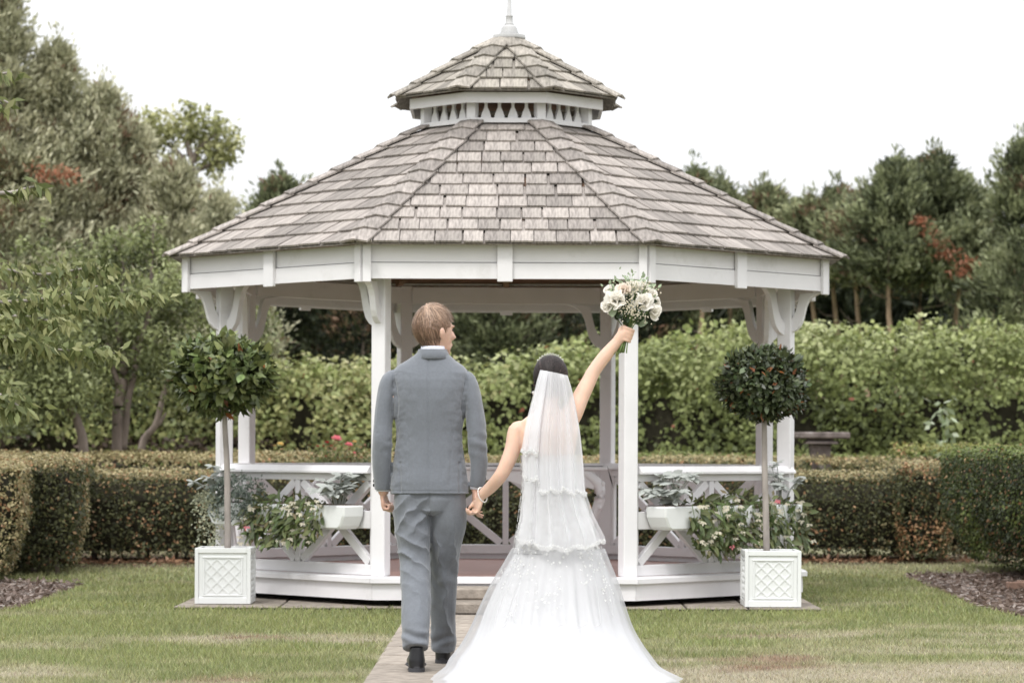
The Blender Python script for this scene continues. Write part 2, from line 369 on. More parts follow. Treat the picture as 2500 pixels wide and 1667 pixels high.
np_mesh('grass', np.concatenate(Vs), 3, np.concatenate(Cs), M_grass, None, 'stuff')

# planting beds with bark mulch
for nm, poly in (('flower_bed', BEDL), ('flower_bed', BEDR)):
    bed = MB().add([(x, y, .006) for x, y in poly], [tuple(range(len(poly)))]).build(nm, M_soil, None, kind='structure')
    n = 9000; x = [p[0] for p in poly]; y = [p[1] for p in poly]
    P = np.c_[rng.uniform(max(min(x), -5.2), min(max(x), 5.2), n), rng.uniform(min(y), max(y), n), rng.uniform(.008, .03, n)]; P = P[inside(P, poly)]; n = len(P)
    D = rdir(n); D[:, 2] *= .3
    leaves('bark_mulch', P, D, unit(np.c_[rng.normal(0, .4, (n, 2)), np.ones(n)]), rng.uniform(.03, .08, n), rng.uniform(.012, .03, n),
           pal(n, [(.06, .04, .03), (.14, .10, .075), (.24, .18, .15), (.34, .30, .27)]), M_leaf, bed)
hb_ = MB().add([(-6.2, 25.0, .005), (-3.3, 25.35, .005), (4.6, 26.75, .005), (6, 26.8, .005), (6, 29.2, .005), (-6.2, 28.6, .005)], [(0, 1, 2, 3, 4, 5)]).build('hedge_bed', M_soil, None, kind='structure')
n = 4200; P = np.c_[rng.uniform(-5.2, 4.6, n), np.zeros(n), rng.uniform(.01, .04, n)]; P[:, 1] = 25.55 + (P[:, 0] + 4.6) * .14 + np.abs(rng.normal(0, .45, n))
leaves('leaf_litter', P, rdir(n) * np.array([1, 1, .3]), unit(np.c_[rng.normal(0, .4, (n, 2)), np.ones(n)]), rng.uniform(.04, .08, n), .035, pal(n, [(.10, .06, .04), (.25, .14, .08), (.42, .25, .15)]), M_leaf, hb_)
# curved edge logs / bricks of the beds
for i in range(3):
    tag(MB().box((0, 0, 0), (.2, .1, .06)).build('brick', mat('red_brick', (.26, .17, .13), .9, .1, .2, 20), None, bevel=.006), ['nearest red brick edging the right flower bed', 'middle red brick edging the right flower bed', 'farthest red brick edging the right flower bed'][i], 'brick', 'bricks edging the right bed').location = (X(2490, 21.9 + i * .3) + i * .08, 21.9 + i * .28, .03)

# paving round the gazebo and the path
pad = MB().box(((PX0 + PX1) / 2, (PY0 + PY1) / 2, .006), (PX1 - PX0, PY1 - PY0, .012)).build('paving', M_dark, None, kind='structure')
def slab(x0, x1, y0, y1, z0, z1, parent, m=M_stone, g=.014, gy=None):
    o = MB().box((0, 0, 0), (x1 - x0 - g, y1 - y0 - (gy or g), z1 - z0)).build('slab', m, parent, bevel=.005)
    o.location = ((x0 + x1) / 2, (y0 + y1) / 2, (z0 + z1) / 2 + random.uniform(-.002, .002)); o.rotation_euler = (random.uniform(-.003, .003), random.uniform(-.003, .003), random.uniform(-.004, .004))
xs = [PX0, PX0 + .72, PX0 + 1.47, -.12, .52, 1.2, 1.62, PX1]
for i in range(7):
    for j in range(7): slab(xs[i], xs[i + 1], PY0 + j * .686, PY0 + (j + 1) * .686, -.01, .022, pad)
path = MB().box(((PATHX0 + PATHX1) / 2, 14.3, -.001), (PATHX1 - PATHX0 - .01, 8.6, .004)).build('path', M_dark, None, kind='structure')
y = 10.0; k = 0
while y < 18.2:
    d = .62 + .08 * ((k * 7) % 3) / 2
    if y + d > 18.2: d = 18.2 - y + .001
    xm = PATHX0 + (PATHX1 - PATHX0) * .5
    slab(PATHX0, xm, y, y + d, -.01, .010, path, gy=.045); slab(xm, PATHX1, y, y + d, -.01, .010, path, gy=.045); y += d; k += 1
# stone steps up to the deck
steps = thing('stone_step', 'two low worn stone steps at the front opening of the gazebo', 'step', (-.06, 18.5, 0))
MB().box((0, 0, .045), (1.30, .56, .08)).build('lower_tread', M_stone, steps, bevel=.012)
MB().box((0, .22, .125), (1.16, .34, .078)).build('upper_tread', M_stone, steps, bevel=.012)

# ------------------------------------------------ the gazebo
GX, GY = -.052, 21.1
gz = thing('gazebo', 'white octagonal wooden gazebo with a two tier cedar shingle roof and finial', 'gazebo', (GX, GY, 0))
VA = [R(-112.5 + 45 * k) for k in range(8)]
def vp(k, r, z): a = VA[k % 8]; return Vector((r * math.cos(a), r * math.sin(a), z))
def seg(name, k, prof, m, parent=gz, ends=0.0, bevel=0, label=None):
    """mitred length of moulding along side k; prof = closed list of (circumradius, z)"""
    a = [vp(k, r, z) for r, z in prof]; b = [vp(k + 1, r, z) for r, z in prof]
    a2 = [p + (q - p) * ends for p, q in zip(a, b)]; b2 = [q + (p - q) * ends for p, q in zip(a, b)]; n = len(prof)
    mb = MB().add(a2 + b2, [(i, (i + 1) % n, n + (i + 1) % n, n + i) for i in range(n)] + [tuple(range(n - 1, -1, -1)), tuple(range(n, 2 * n))])
    return mb.build(name, m, parent, bevel=bevel, label=label)
rect = lambda r0, r1, z0, z1: [(r0, z0), (r1, z0), (r1, z1), (r0, z1)]
E = .0006
for k in range(8):
    seg('base_board', k, rect(2.33, 2.37, .062, .178), M_paint, ends=E)
    seg('base_lip', k, [(2.25, .18), (2.405, .18), (2.405, .212), (2.39, .222), (2.25, .222)], M_paint, ends=E)
deck = MB()
y = -2.16
while y < 2.16:
    hw = min(2.07, 2.07 - max(0, abs(y + .06) - .86)); deck.box((0, y + .06, .165), (2 * hw, .112, .03)); y += .12
deck.build('deck_planks', M_deck, gz, kind='stuff')
MB().lathe([(2.2, .03), (2.2, .12)], n=8, ph=VA[0]).build('deck_frame_shade', M_dark, gz)  # near-black block under the deck, coloured as the shadow in the gap

RP = 2.235
for k in range(8):
    a = VA[k]; Mz = Matrix.Rotation(a, 3, 'Z')
    MB().box(vp(k, RP, (.222 + 2.47) / 2), (.104, .104, 2.47 - .222), Mz).build('post', M_paint, gz, bevel=.006)
    # corner and middle strips on the fascia
for k in range(8):
    seg('ring_beam', k, rect(RP - .05, RP + .03, 2.32, 2.455), M_paint, ends=.03)
    seg('fascia_board', k, rect(2.50, 2.525, 2.375, 2.492), M_paint, ends=E)
    seg('fascia_board', k, rect(2.50, 2.535, 2.262, 2.369), M_paint, ends=E)
    seg('fascia_backing', k, rect(2.47, 2.499, 2.275, 2.475), M_paint, ends=E)
    p, q = vp(k, 2.545, 0), vp(k + 1, 2.545, 0); mid = (p + q) / 2; t = (q - p).normalized(); nrm = Vector((t.y, -t.x, 0)); Mt = Matrix((t, -nrm, Vector((0, 0, 1)))).transposed()
    MB().box(mid + nrm * .004 + Vector((0, 0, 2.372)), (.105, .03, .262), Mt).build('fascia_strip', M_paint, gz, bevel=.003)
    for e, s in ((p, 1), (q, -1)):
        MB().box(e + t * s * .033 + nrm * .004 + Vector((0, 0, 2.365)), (.058, .028, .255), Mt).build('corner_strip', M_paint, gz, bevel=.003)
# curved brackets
def brk(k, d, L, zt, zb, m=M_paint):
    O = vp(k, RP, 0); Hh = zt - zb; pts = []
    for i in range(11):
        t = i / 10; x = L * (t + .10 * math.sin(2 * PI * t)); z = zb + Hh * (t - .10 * math.sin(2 * PI * t)); pts.append((x, z))
    up = [(x - .085 + .03 * math.sin(PI * i / 10), z + .06) for i, (x, z) in enumerate(pts)]; up = [(max(0.0, x), min(z, zt)) for x, z in up]
    poly = pts + [(L + .0, zt)] + [(L - .08, zt)] + up[::-1][3:]
    cl = [poly[0]]
    for p in poly[1:]:
        if (Vector(p) - Vector(cl[-1])).length > .004: cl.append(p)
    MB().prism(cl, O, d, (0, 0, 1), .045).build('bracket', m, gz, bevel=.003)
for k in range(8):
    O = vp(k, RP, 0); rad = O.normalized()
    brk(k, rad, .29, 2.255, 1.95)
    for j in (1, -1):
        if (k, j) in ((0, 1), (1, -1)): continue
        brk(k, (vp(k + j, RP, 0) - O).normalized(), .36, 2.32, 1.93)
# railings on seven sides
for k in range(1, 8):
    rl = bpy.data.objects.new('railing', None); col.objects.link(rl); rl.parent = gz
    p, q = vp(k, RP, 0), vp(k + 1, RP, 0); t = (q - p).normalized(); L = (q - p).length; nrm = Vector((t.y, -t.x, 0))
    at = lambda s, z, o=0: p + t * s + nrm * o + Vector((0, 0, z))
    def bm(nm, a, b, wd, ht, up=(0, 0, 1), bev=.004): MB().beam(a, b, wd, ht, up).build(nm, M_paint, rl, bevel=bev)
    a0, a1 = .05, L - .05
    cap = [(-.075, .932), (.075, .932), (.075, .946), (.045, .985), (-.045, .985), (-.075, .946)]
    mb = MB(); e0, e1 = -.0, L + .0
    V = [at(s + (0.0 if 1 else 0), z, o) for s, sg in ((e0, 1), (e1, -1)) for o, z in cap]
    V = [at(e0 + math.tan(R(22.5)) * -o + .0008, z, o) for o, z in cap] + [at(e1 + math.tan(R(22.5)) * o - .0008, z, o) for o, z in cap]
    if k == 7: V[6:] = [at(L - .06, z, o) for o, z in cap]
    if k == 1: V[:6] = [at(.06, z, o) for o, z in cap]
    mb.add(V, [(i, (i + 1) % 6, 6 + (i + 1) % 6, 6 + i) for i in range(6)] + [(5, 4, 3, 2, 1, 0), (6, 7, 8, 9, 10, 11)]).build('rail_cap', M_paint, rl)
    bm('top_rail', at(a0, .905), at(a1, .905), .05, .052)
    bm('bottom_rail', at(a0, .262), at(a1, .262), .06, .075)
    bm('stud', at(L / 2, .30), at(L / 2, .878), .05, .055, nrm)
    for s in (a0 + .02, a1 - .02): bm('end_stud', at(s, .30), at(s, .878), .04, .04, nrm)
    for s0, s1 in ((a0 + .04, L / 2 - .025), (L / 2 + .025, a1 - .04)):
        sm = (s0 + s1) / 2; zl, zh = .30, .878; zm = .60
        for (sa, za, sb, zb, of) in ((s0, zl, sm, zm, 0), (s1, zl, sm, zm, 0), (s0, zh, sm, zm, 0), (s1, zh, sm, zm, 0)):
            d = Vector((sb - sa, zb - za)).normalized(); bm('brace', at(sa + d.x * .018, za + d.y * .018, .0), at(sb - d.x * .02, zb - d.y * .02, .0), .062, .038, nrm, .003)
    if k in (1, 7): bm('mid_rail', at(a0 - .0, .61, .035), at(a1 + .0, .61, .035), .03, .122)

# roofs: shingles laid one by one
def facet(k, r0, z0, r1, z1):
    a, b, c, d = vp(k, r0, z0), vp(k + 1, r0, z0), vp(k + 1, r1, z1), vp(k, r1, z1)
    O = (a + b) / 2; x = (b - a).normalized(); y = ((c + d) / 2 - O); L = y.length; y.normalize(); z = x.cross(y); return O, x, y, z, L
def shingles(part, r0, z0, r1, z1, nc, wm, single, m, over=0):
    stuff = MB(); s8 = math.sin(R(22.5))
    for k in range(8):
        O, x, y, z, L = facet(k, r0, z0, r1, z1); e = L / nc; hw = lambda v: s8 * (r0 + (r1 - r0) * v / L)
        Mx = Matrix((x, y, z)).transposed().to_4x4(); Mx.translation = O
        for j in range(nc):
            v0 = j * e; v1 = min((j + 2.02) * e, L); W = hw(v0); u = -W + random.uniform(-.1, 0); row = random.uniform(0, .004)
            while u < W - .02:
                wd = wm * random.uniform(.7, 1.35); g = random.choice((.006, .010, .014, .022)); ua, ub = u, min(u + wd, W + .01); u += wd + g
                if W - u < .05: ub = W; u = W
                jv = random.uniform(-.006, .006); c = lambda uu, vv: max(-hw(vv), min(hw(vv), uu))
                a0, b0, a1, b1 = c(ua, v0), c(ub, v0), c(ua, v1), c(ub, v1)
                if b0 - a0 < .02: continue
                if b1 - a1 < .004: mid = (a1 + b1) / 2; a1, b1 = mid - .002, mid + .002
                cu, cv = (a0 + b0) / 2, (v0 + v1) / 2; tl = .024 + row + random.uniform(0, .005); tb = .004
                vv = [(a0, v0 + jv, tl - .014), (b0, v0 + jv, tl - .014), (b1, v1, -.014), (a1, v1, -.014), (a0, v0 + jv, tl), (b0, v0 + jv, tl), (b1, v1, tb - .006), (a1, v1, tb - .006)]
                fc = [(3, 2, 1, 0), (4, 5, 6, 7), (0, 1, 5, 4), (1, 2, 6, 5), (2, 3, 7, 6), (3, 0, 4, 7)]
                if k in single:
                    o = MB().add([(p[0] - cu, p[1] - cv, p[2]) for p in vv], fc).build('shingle', m, part, recalc=False)
                    o.matrix_local = Mx @ Matrix.Translation((cu, cv, 0))
                else: stuff.add([Mx @ Vector(p) for p in vv], fc)
    for k in range(8):
        O, x, y, z, L = facet(k, r0, z0, r1, z1); h0 = s8 * r0; Mx = Matrix((x, y, z)).transposed(); e = L / nc; h1 = s8 * (r0 + (r1 - r0) * e / L)
        stuff.add([Mx @ Vector(p) + O for p in ((-h0, .006, -.006), (h0, .006, -.006), (h1, e, -.012), (-h1, e, -.012), (-h0, .006, .006), (h0, .006, .006), (h1, e, -.004), (-h1, e, -.004))], [(3, 2, 1, 0), (4, 5, 6, 7), (0, 1, 5, 4), (2, 3, 7, 6)])
    stuff.build('shingle_field', m, part, kind='stuff', recalc=False)
def ridges(part, r0, z0, r1, z1, nc, wd, m, over):
    for k in range(8):
        a, b = vp(k, r0, z0), vp(k, r1, z1); h = (b - a); L = h.length; h.normalize(); e = (L + over) / nc
        nl = facet(k - 1, r0, z0, r1, z1)[3]; nr = facet(k, r0, z0, r1, z1)[3]; dl = -(nl.cross(h)).normalized(); dr = nr.cross(h).normalized()
        if dl.dot(vp(k - 1, r0, z0) - a) < 0: dl = -dl
        if dr.dot(vp(k + 1, r0, z0) - a) < 0: dr = -dr
        up = (nl + nr).normalized()
        for j in range(nc):
            s0 = -over + j * e; s1 = min(s0 + e + .03, L); w2 = wd * random.uniform(.93, 1.05); l0, l1 = .042 + random.uniform(0, .003), .026
            V = []
            for s, lf in ((s0, l0), (s1, l1)):
                c = a + h * s + up * lf
                for th in (0, .013): V += [c + dl * w2 + up * (th) - up * 0, c + up * th, c + dr * w2 + up * th]
            o = MB().add(V, [(0, 1, 4, 3), (1, 2, 5, 4), (6, 9, 10, 7), (7, 10, 11, 8), (3, 4, 10, 9), (4, 5, 11, 10), (0, 6, 7, 1), (1, 7, 8, 2), (0, 3, 9, 6), (2, 8, 11, 5)]).build('ridge_tile', m, part)
roof = bpy.data.objects.new('roof', None); col.objects.link(roof); roof.parent = gz
for k in range(8):
    a, b, c, d = vp(k, 2.52, 2.536), vp(k + 1, 2.52, 2.536), vp(k + 1, .64, 3.515), vp(k, .64, 3.515)
    u = Vector((0, 0, .03))
    MB().add([a, b, c, d, a - u, b - u, c - u, d - u], [(0, 1, 2, 3), (7, 6, 5, 4), (0, 4, 5, 1)]).build('roof_sheathing', M_soffit, roof)
    # rafters
    MB().beam(vp(k, 2.4, 2.50), vp(k, .6, 3.43), .05, .09).build('rafter', M_soffit, roof)
    t = (vp(k, 2.4, 2.50) + vp(k + 1, 2.4, 2.50)) / 2; MB().beam(t * 1.0, Vector((t.x * .27, t.y * .27, 3.42)), .05, .09).build('rafter', M_soffit, roof)
shingles(roof, 2.645, 2.488, .66, 3.528, 11, .172, (7, 0, 1), M_shingle)
ridges(roof, 2.645, 2.488, .66, 3.528, 11, .102, M_shingle, .03)
cup = bpy.data.objects.new('cupola', None); col.objects.link(cup); cup.parent = gz
for k in range(8):
    seg('cupola_sill', k, rect(.60, .705, 3.528, 3.562), M_paint, cup, ends=E)
    MB().box(vp(k, .655, 3.63), (.07, .07, .15), Matrix.Rotation(VA[k], 3, 'Z')).build('cupola_post', M_paint, cup, bevel=.003)
    seg('cupola_fascia', k, rect(.765, .79, 3.665, 3.742), M_paint, cup, ends=E)
    seg('cupola_beam', k, rect(.62, .70, 3.69, 3.728), M_paint, cup, ends=E)
    p, q = vp(k, .655, 0), vp(k + 1, .655, 0); t = (q - p).normalized()
    for j in range(4):
        c = p + (q - p) * ((j + 1) / 5)
        prof = [(.008, 0), (.008, .03)]
        half = [(.038, 0), (.038, .012), (.028, .045), (.012, .082), (.011, .105), (.02, .13)]
        poly = half + [(-x, z) for x, z in half[::-1]]
        MB().prism(poly, c + Vector((0, 0, 3.562)), t, (0, 0, 1), .02).build('baluster', M_paint, cup)
MB().lathe([(.6, 0), (.58, .004)], (0, 0, 3.52), n=8, ph=VA[0]).build('cupola_floor', M_soffit, cup)
croof = bpy.data.objects.new('cupola_roof', None); col.objects.link(croof); croof.parent = gz
for k in range(8):
    a, b, c = vp(k, .78, 3.800), vp(k + 1, .78, 3.800), Vector((0, 0, 4.235)); u = Vector((0, 0, .02))
    MB().add([a, b, c, a - u, b - u, c - u], [(0, 1, 2), (5, 4, 3), (0, 3, 4, 1)]).build('roof_sheathing', M_soffit, croof)
    # raised tail ends under the eaves
shingles(croof, .895, 3.742, .10, 4.212, 5, .15, (7, 0, 1), M_mossy)
ridges(croof, .895, 3.742, .09, 4.218, 5, .092, M_mossy, .03)
fin = bpy.data.objects.new('finial', None); col.objects.link(fin); fin.parent = gz; fin.location = (.02, 0, 0)
MB().lathe([(.13, 0), (.135, .01), (.13, .035)], (0, 0, 4.237), n=8, ph=VA[0]).build('finial_plate', M_worn, fin, bevel=.004)
MB().lathe([(.072, 0), (.073, .012), (.064, .03), (.061, .052), (.048, .07), (.038, .078)], (0, 0, 4.273), n=24).build('finial_bell', M_worn, fin, True)
MB().lathe([(.038, 0), (.034, .008), (.028, .014), (.026, .06), (.029, .064), (.029, .07), (.019, .072), (.012, .28), (.006, .6), (.002, .62)], (0, 0, 4.352), n=16).build('finial_spire', M_worn, fin, True)

# ------------------------------------------------ console table in the gazebo
tb = thing('console_table', 'white console table with carved curved legs inside the gazebo behind the couple', 'table', (-.12, 21.25, .18))
MB().box((0, 0, .775), (1.70, .42, .03)).build('table_top', M_paint, tb, bevel=.008)
def apron(L):
    n = 40; pts = [(-L / 2, .14), (L / 2, .14)]
    for i in range(n + 1):
        x = L / 2 - L * i / n; t = abs(x) / (L / 2); z = .045 + .03 * math.cos(t * 9) * (t < .75) - (.05 * (t - .75) / .25 if t > .75 else 0); pts.append((x, z))
    return pts
MB().prism(apron(1.5), (0, -.17, .62), (1, 0, 0), (0, 0, 1), .03).build('apron', M_paint, tb, bevel=.003)
MB().prism(apron(1.5), (0, .17, .62), (1, 0, 0), (0, 0, 1), .03).build('apron', M_paint, tb, bevel=.003)
for sx in (-1, 1):
    for sy in (-1, 1):
        pts = [(.66, .15, .76), (.78, .17, .66), (.80, .18, .55), (.76, .16, .42), (.69, .13, .25), (.66, .13, .10), (.70, .16, .01)]
        lg = MB().tube([(sx * a, sy * b_, c) for a, b_, c in pts], [(.045, .04), (.042, .04), (.036, .036), (.03, .03), (.024, .024), (.024, .024), (.035, .035)], n=10, sub=4)
        for i in range(5): lg.ball((sx * (.815 - .006 * i), sy * .2, .66 - .045 * i), (.018, .016, .022), 8, 6)
        lg.build('leg', M_paint, tb, True)
rn = thing('table_runner', 'black table cloth strip lying on the white console table', 'cloth', (-.12, 21.25, .18 + .7905))
MB().box((0, 0, .002), (1.64, .36, .004)).build('cloth', mat('black_cloth', (.012, .012, .014), .9), rn)
MB().add([(.853, -.1, .003), (.853, -.17, .003), (.86, -.17, -.03), (.885, -.16, -.1), (.9, -.15, -.17), (.872, -.13, -.09)], [(0, 1, 2, 5), (2, 3, 5), (3, 4, 5)]).build('hanging_corner', bpy.data.materials['black_cloth'], rn)
MB().add([(.82, -.15, .0025), (.82, -.10, .0025), (.854, -.10, .0025), (.854, -.17, .0025)], [(0, 1, 2, 3)]).build('cloth_edge', bpy.data.materials['black_cloth'], rn)
# ------------------------------------------------ hedges
def hedge(label, path, th, h, ls, dens, cols, z0=.07, bulge=.06, round_=.08, group=None, seed=1, top=None, closed_ends=True, jit=.03, trunks=0, wav=.0, loc_h=None, name='hedge', nz=1.1, hollow=0):
    """clipped hedge along a polyline; leaves over every face of its body"""
    root = thing(name, label, 'hedge', (path[0][0], path[0][1], 0), 0, group)
    org = np.array([path[0][0], path[0][1], 0.])
    pts = np.array(path, float); sg = np.diff(pts, axis=0); L = np.linalg.norm(sg, axis=1); T = L.sum()
    per = 2 * h + th; n = int((T * per + 2 * th * h) * dens)
    s = rng.uniform(-.0, T, n); q = rng.uniform(0, per, n); endf = rng.random(n) < (2 * th * h) / (T * per + 2 * th * h)
    k = np.clip(np.searchsorted(np.cumsum(L), s), 0, len(L) - 1); base = np.r_[0, np.cumsum(L)][k]; tt = ((s - base) / L[k])[:, None]
    C = pts[k] + sg[k] * tt; d = sg[k] / L[k][:, None]; nr = np.c_[d[:, 1], -d[:, 0]]
    side = np.where(q < h, 1, np.where(q > h + th, -1, 0)); zz = np.where(q < h, q, np.where(q > h + th, q - h - th, h)); off = np.where(side == 0, q - h - th / 2, side * th / 2 * 1.0)
    ei = np.where(endf)[0]; e2 = rng.random(len(ei)) < .5
    C[ei] = np.where(e2[:, None], pts[0], pts[-1]); off[ei] = rng.uniform(-th / 2, th / 2, len(ei)); zz[ei] = rng.uniform(0, h, len(ei))
    dv = np.where(e2[:, None], -(sg[0] / L[0])[None], (sg[-1] / L[-1])[None]); side[ei] = 2
    nrm = np.zeros((n, 3)); nrm[:, :2] = nr * np.clip(side, -1, 1)[:, None]; nrm[side == 0] = (0, 0, 1); nrm[ei] = np.c_[dv, np.zeros(len(ei))]
    if loc_h is not None: hh = np.array([loc_h(a, b_) for a, b_ in C])
    else: hh = np.full(n, 1.0)
    zrel = zz / h; inn = 1 - bulge * 2.2 * np.clip(.55 - zrel, 0, 1) ** 1.2 * 2
    rd = np.clip((zrel - (1 - round_ / h)) / (round_ / h), 0, 1) * (side != 0)
    P = np.zeros((n, 3)); P[:, :2] = C + nr * (off * (inn - .0))[:, None]
    P[:, :2] += nrm[:, :2] * (-rd ** 2 * round_ * .6)[:, None]; P[:, 2] = z0 + (zz * (h - z0) / h) * hh
    edge_top = (side == 0) * np.clip((np.abs(off) - th / 2 + round_) / round_, 0, 1) ** 2; P[:, 2] -= edge_top * round_ * .6
    nrm[:, 2] += rd * 1.0
    if hollow:
        kp = rng.random(n) > hollow * np.clip((.47 - fbm(P, 2.3, seed + 7)) * 7, 0, 1); P, nrm, n = P[kp], nrm[kp], int(kp.sum())
    lump = fbm(P, 1.6, seed) - .5; fine = fbm(P, 7, seed + 2) - .5
    P += nrm * (lump * (.10 + wav) + fine * .10 + rng.uniform(-jit, jit, n) * 1.2)[:, None]
    Nn = unit(nrm + np.array([0, 0, .45 * nz]) + rng.normal(0, .55, (n, 3))); D = unit(np.cross(Nn, rdir(n)) + np.array([0, 0, -.25]))
    c = cols(P, nrm, n)
    szs = rng.uniform(.55, 1.35, n); leaves('foliage', P - org, D, Nn, ls * szs, ls * .62 * szs * rng.uniform(.8, 1.2, n), c, M_leaf, root)
    # solid dark core added inside the leaf shell, blocks light and darkens hollows
    mb = MB(); m_ = .09 + jit
    for (a, b_) in zip(pts[:-1], pts[1:]):
        dd = (b_ - a) / np.linalg.norm(b_ - a); nn = np.array([dd[1], -dd[0]]); w1 = th / 2 - m_; w0 = w1 * (1 - bulge * 2)
        hc = h * (1 if loc_h is None else min(loc_h(*a), loc_h(*b_))) - m_
        V = []
        for e, sgn in ((a, 1), (b_, -1)):
            e = e + dd * sgn * (m_ if (np.allclose(e, pts[0]) or np.allclose(e, pts[-1])) else -th * .2)
            V += [(e[0] + nn[0] * w0 - org[0], e[1] + nn[1] * w0 - org[1], z0 + .08), (e[0] + nn[0] * w1 - org[0], e[1] + nn[1] * w1 - org[1], hc * .8), (e[0] + nn[0] * w1 * .8 - org[0], e[1] + nn[1] * w1 * .8 - org[1], hc),
                  (e[0] - nn[0] * w1 * .8 - org[0], e[1] - nn[1] * w1 * .8 - org[1], hc), (e[0] - nn[0] * w1 - org[0], e[1] - nn[1] * w1 - org[1], hc * .8), (e[0] - nn[0] * w0 - org[0], e[1] - nn[1] * w0 - org[1], z0 + .08)]
        mb.add(V, [(i, (i + 1) % 6, 6 + (i + 1) % 6, 6 + i) for i in range(6)] + [(5, 4, 3, 2, 1, 0), (6, 7, 8, 9, 10, 11)])
    mb.build('light_block_core', M_core, root, kind='stuff')
    tr = MB()
    for i in range(trunks):
        s_ = random.uniform(.02, .98) * T; k_ = min(int(np.searchsorted(np.cumsum(L), s_)), len(L) - 1); b0 = np.r_[0, np.cumsum(L)][k_]; c_ = pts[k_] + sg[k_] * (s_ - b0) / L[k_]
        x_, y_ = c_ - org[:2] + np.array([random.uniform(-.2, .2), random.uniform(-.3, .1)]); tr.tube([(x_, y_, 0), (x_ + random.uniform(-.04, .04), y_, .2), (x_ + random.uniform(-.1, .1), y_, .4)], [.028, .022, .014], 6)
    if trunks: tr.build('stems', M_bark, root, kind='stuff')
    return root
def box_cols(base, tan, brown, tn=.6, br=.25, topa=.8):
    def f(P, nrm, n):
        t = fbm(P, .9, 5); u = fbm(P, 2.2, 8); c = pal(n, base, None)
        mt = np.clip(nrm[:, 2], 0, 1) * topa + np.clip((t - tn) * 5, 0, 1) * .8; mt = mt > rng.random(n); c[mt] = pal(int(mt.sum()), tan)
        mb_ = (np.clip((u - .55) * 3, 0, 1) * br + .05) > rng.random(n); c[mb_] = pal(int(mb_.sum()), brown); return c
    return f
DK = [(.028, .032, .014), (.052, .058, .024), (.09, .095, .04), (.14, .14, .06)]
TAN = [(.22, .20, .09), (.34, .29, .15), (.44, .36, .20)]; BRN = [(.20, .10, .045), (.36, .20, .10), (.48, .32, .18)]
GRN = [(.045, .06, .02), (.08, .11, .03), (.13, .17, .045), (.20, .24, .07)]
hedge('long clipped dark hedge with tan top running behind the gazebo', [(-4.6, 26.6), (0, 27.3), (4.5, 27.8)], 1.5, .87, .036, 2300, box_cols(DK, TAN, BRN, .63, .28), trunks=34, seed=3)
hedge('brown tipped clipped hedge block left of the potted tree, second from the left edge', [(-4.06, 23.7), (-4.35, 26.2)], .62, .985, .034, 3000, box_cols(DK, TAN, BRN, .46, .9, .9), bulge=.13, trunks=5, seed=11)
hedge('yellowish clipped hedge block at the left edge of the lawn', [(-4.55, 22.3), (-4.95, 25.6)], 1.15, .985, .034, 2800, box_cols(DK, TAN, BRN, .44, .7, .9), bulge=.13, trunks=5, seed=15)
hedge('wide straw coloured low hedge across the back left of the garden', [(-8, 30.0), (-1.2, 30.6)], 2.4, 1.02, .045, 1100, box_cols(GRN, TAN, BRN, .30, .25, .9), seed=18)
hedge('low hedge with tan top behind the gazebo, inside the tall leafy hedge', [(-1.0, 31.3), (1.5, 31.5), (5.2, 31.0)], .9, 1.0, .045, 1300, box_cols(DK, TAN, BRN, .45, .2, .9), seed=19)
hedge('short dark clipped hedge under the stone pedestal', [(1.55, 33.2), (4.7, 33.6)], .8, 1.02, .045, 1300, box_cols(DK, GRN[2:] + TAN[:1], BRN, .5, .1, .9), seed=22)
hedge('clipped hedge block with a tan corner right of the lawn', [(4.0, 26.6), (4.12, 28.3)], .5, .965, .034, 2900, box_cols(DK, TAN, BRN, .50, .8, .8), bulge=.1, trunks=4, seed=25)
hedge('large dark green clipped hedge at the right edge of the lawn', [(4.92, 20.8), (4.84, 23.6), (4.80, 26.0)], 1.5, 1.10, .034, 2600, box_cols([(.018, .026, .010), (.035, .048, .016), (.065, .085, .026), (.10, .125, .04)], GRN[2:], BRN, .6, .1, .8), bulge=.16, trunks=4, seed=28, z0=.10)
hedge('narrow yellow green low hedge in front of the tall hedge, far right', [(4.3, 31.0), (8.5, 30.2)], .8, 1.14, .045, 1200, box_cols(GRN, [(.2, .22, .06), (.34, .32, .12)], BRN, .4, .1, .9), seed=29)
# tall leafy hedge
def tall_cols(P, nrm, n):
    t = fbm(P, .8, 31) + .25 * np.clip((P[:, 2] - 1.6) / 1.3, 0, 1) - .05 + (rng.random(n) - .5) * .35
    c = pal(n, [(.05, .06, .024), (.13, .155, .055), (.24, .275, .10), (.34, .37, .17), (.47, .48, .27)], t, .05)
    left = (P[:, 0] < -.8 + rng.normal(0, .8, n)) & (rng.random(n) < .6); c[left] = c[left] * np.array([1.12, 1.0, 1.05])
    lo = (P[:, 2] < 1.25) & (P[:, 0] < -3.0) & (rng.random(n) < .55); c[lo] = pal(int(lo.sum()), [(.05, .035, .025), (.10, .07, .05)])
    rb = rng.random(n) < .003; c[rb] = pal(int(rb.sum()), [(.3, .1, .05), (.2, .08, .05)]); return c
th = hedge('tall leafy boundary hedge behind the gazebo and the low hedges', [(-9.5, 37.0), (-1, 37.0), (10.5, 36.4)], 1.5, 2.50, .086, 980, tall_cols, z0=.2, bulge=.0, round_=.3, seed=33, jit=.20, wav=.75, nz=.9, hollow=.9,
      loc_h=lambda x, y: .83 + .17 * min(1, max(0, (x + .6) / 2.6)) + .03 * min(1, max(0, (x - 4.5) / 2)) + .02 * math.sin(x * 2.3) + .015 * math.sin(x * 5.1))
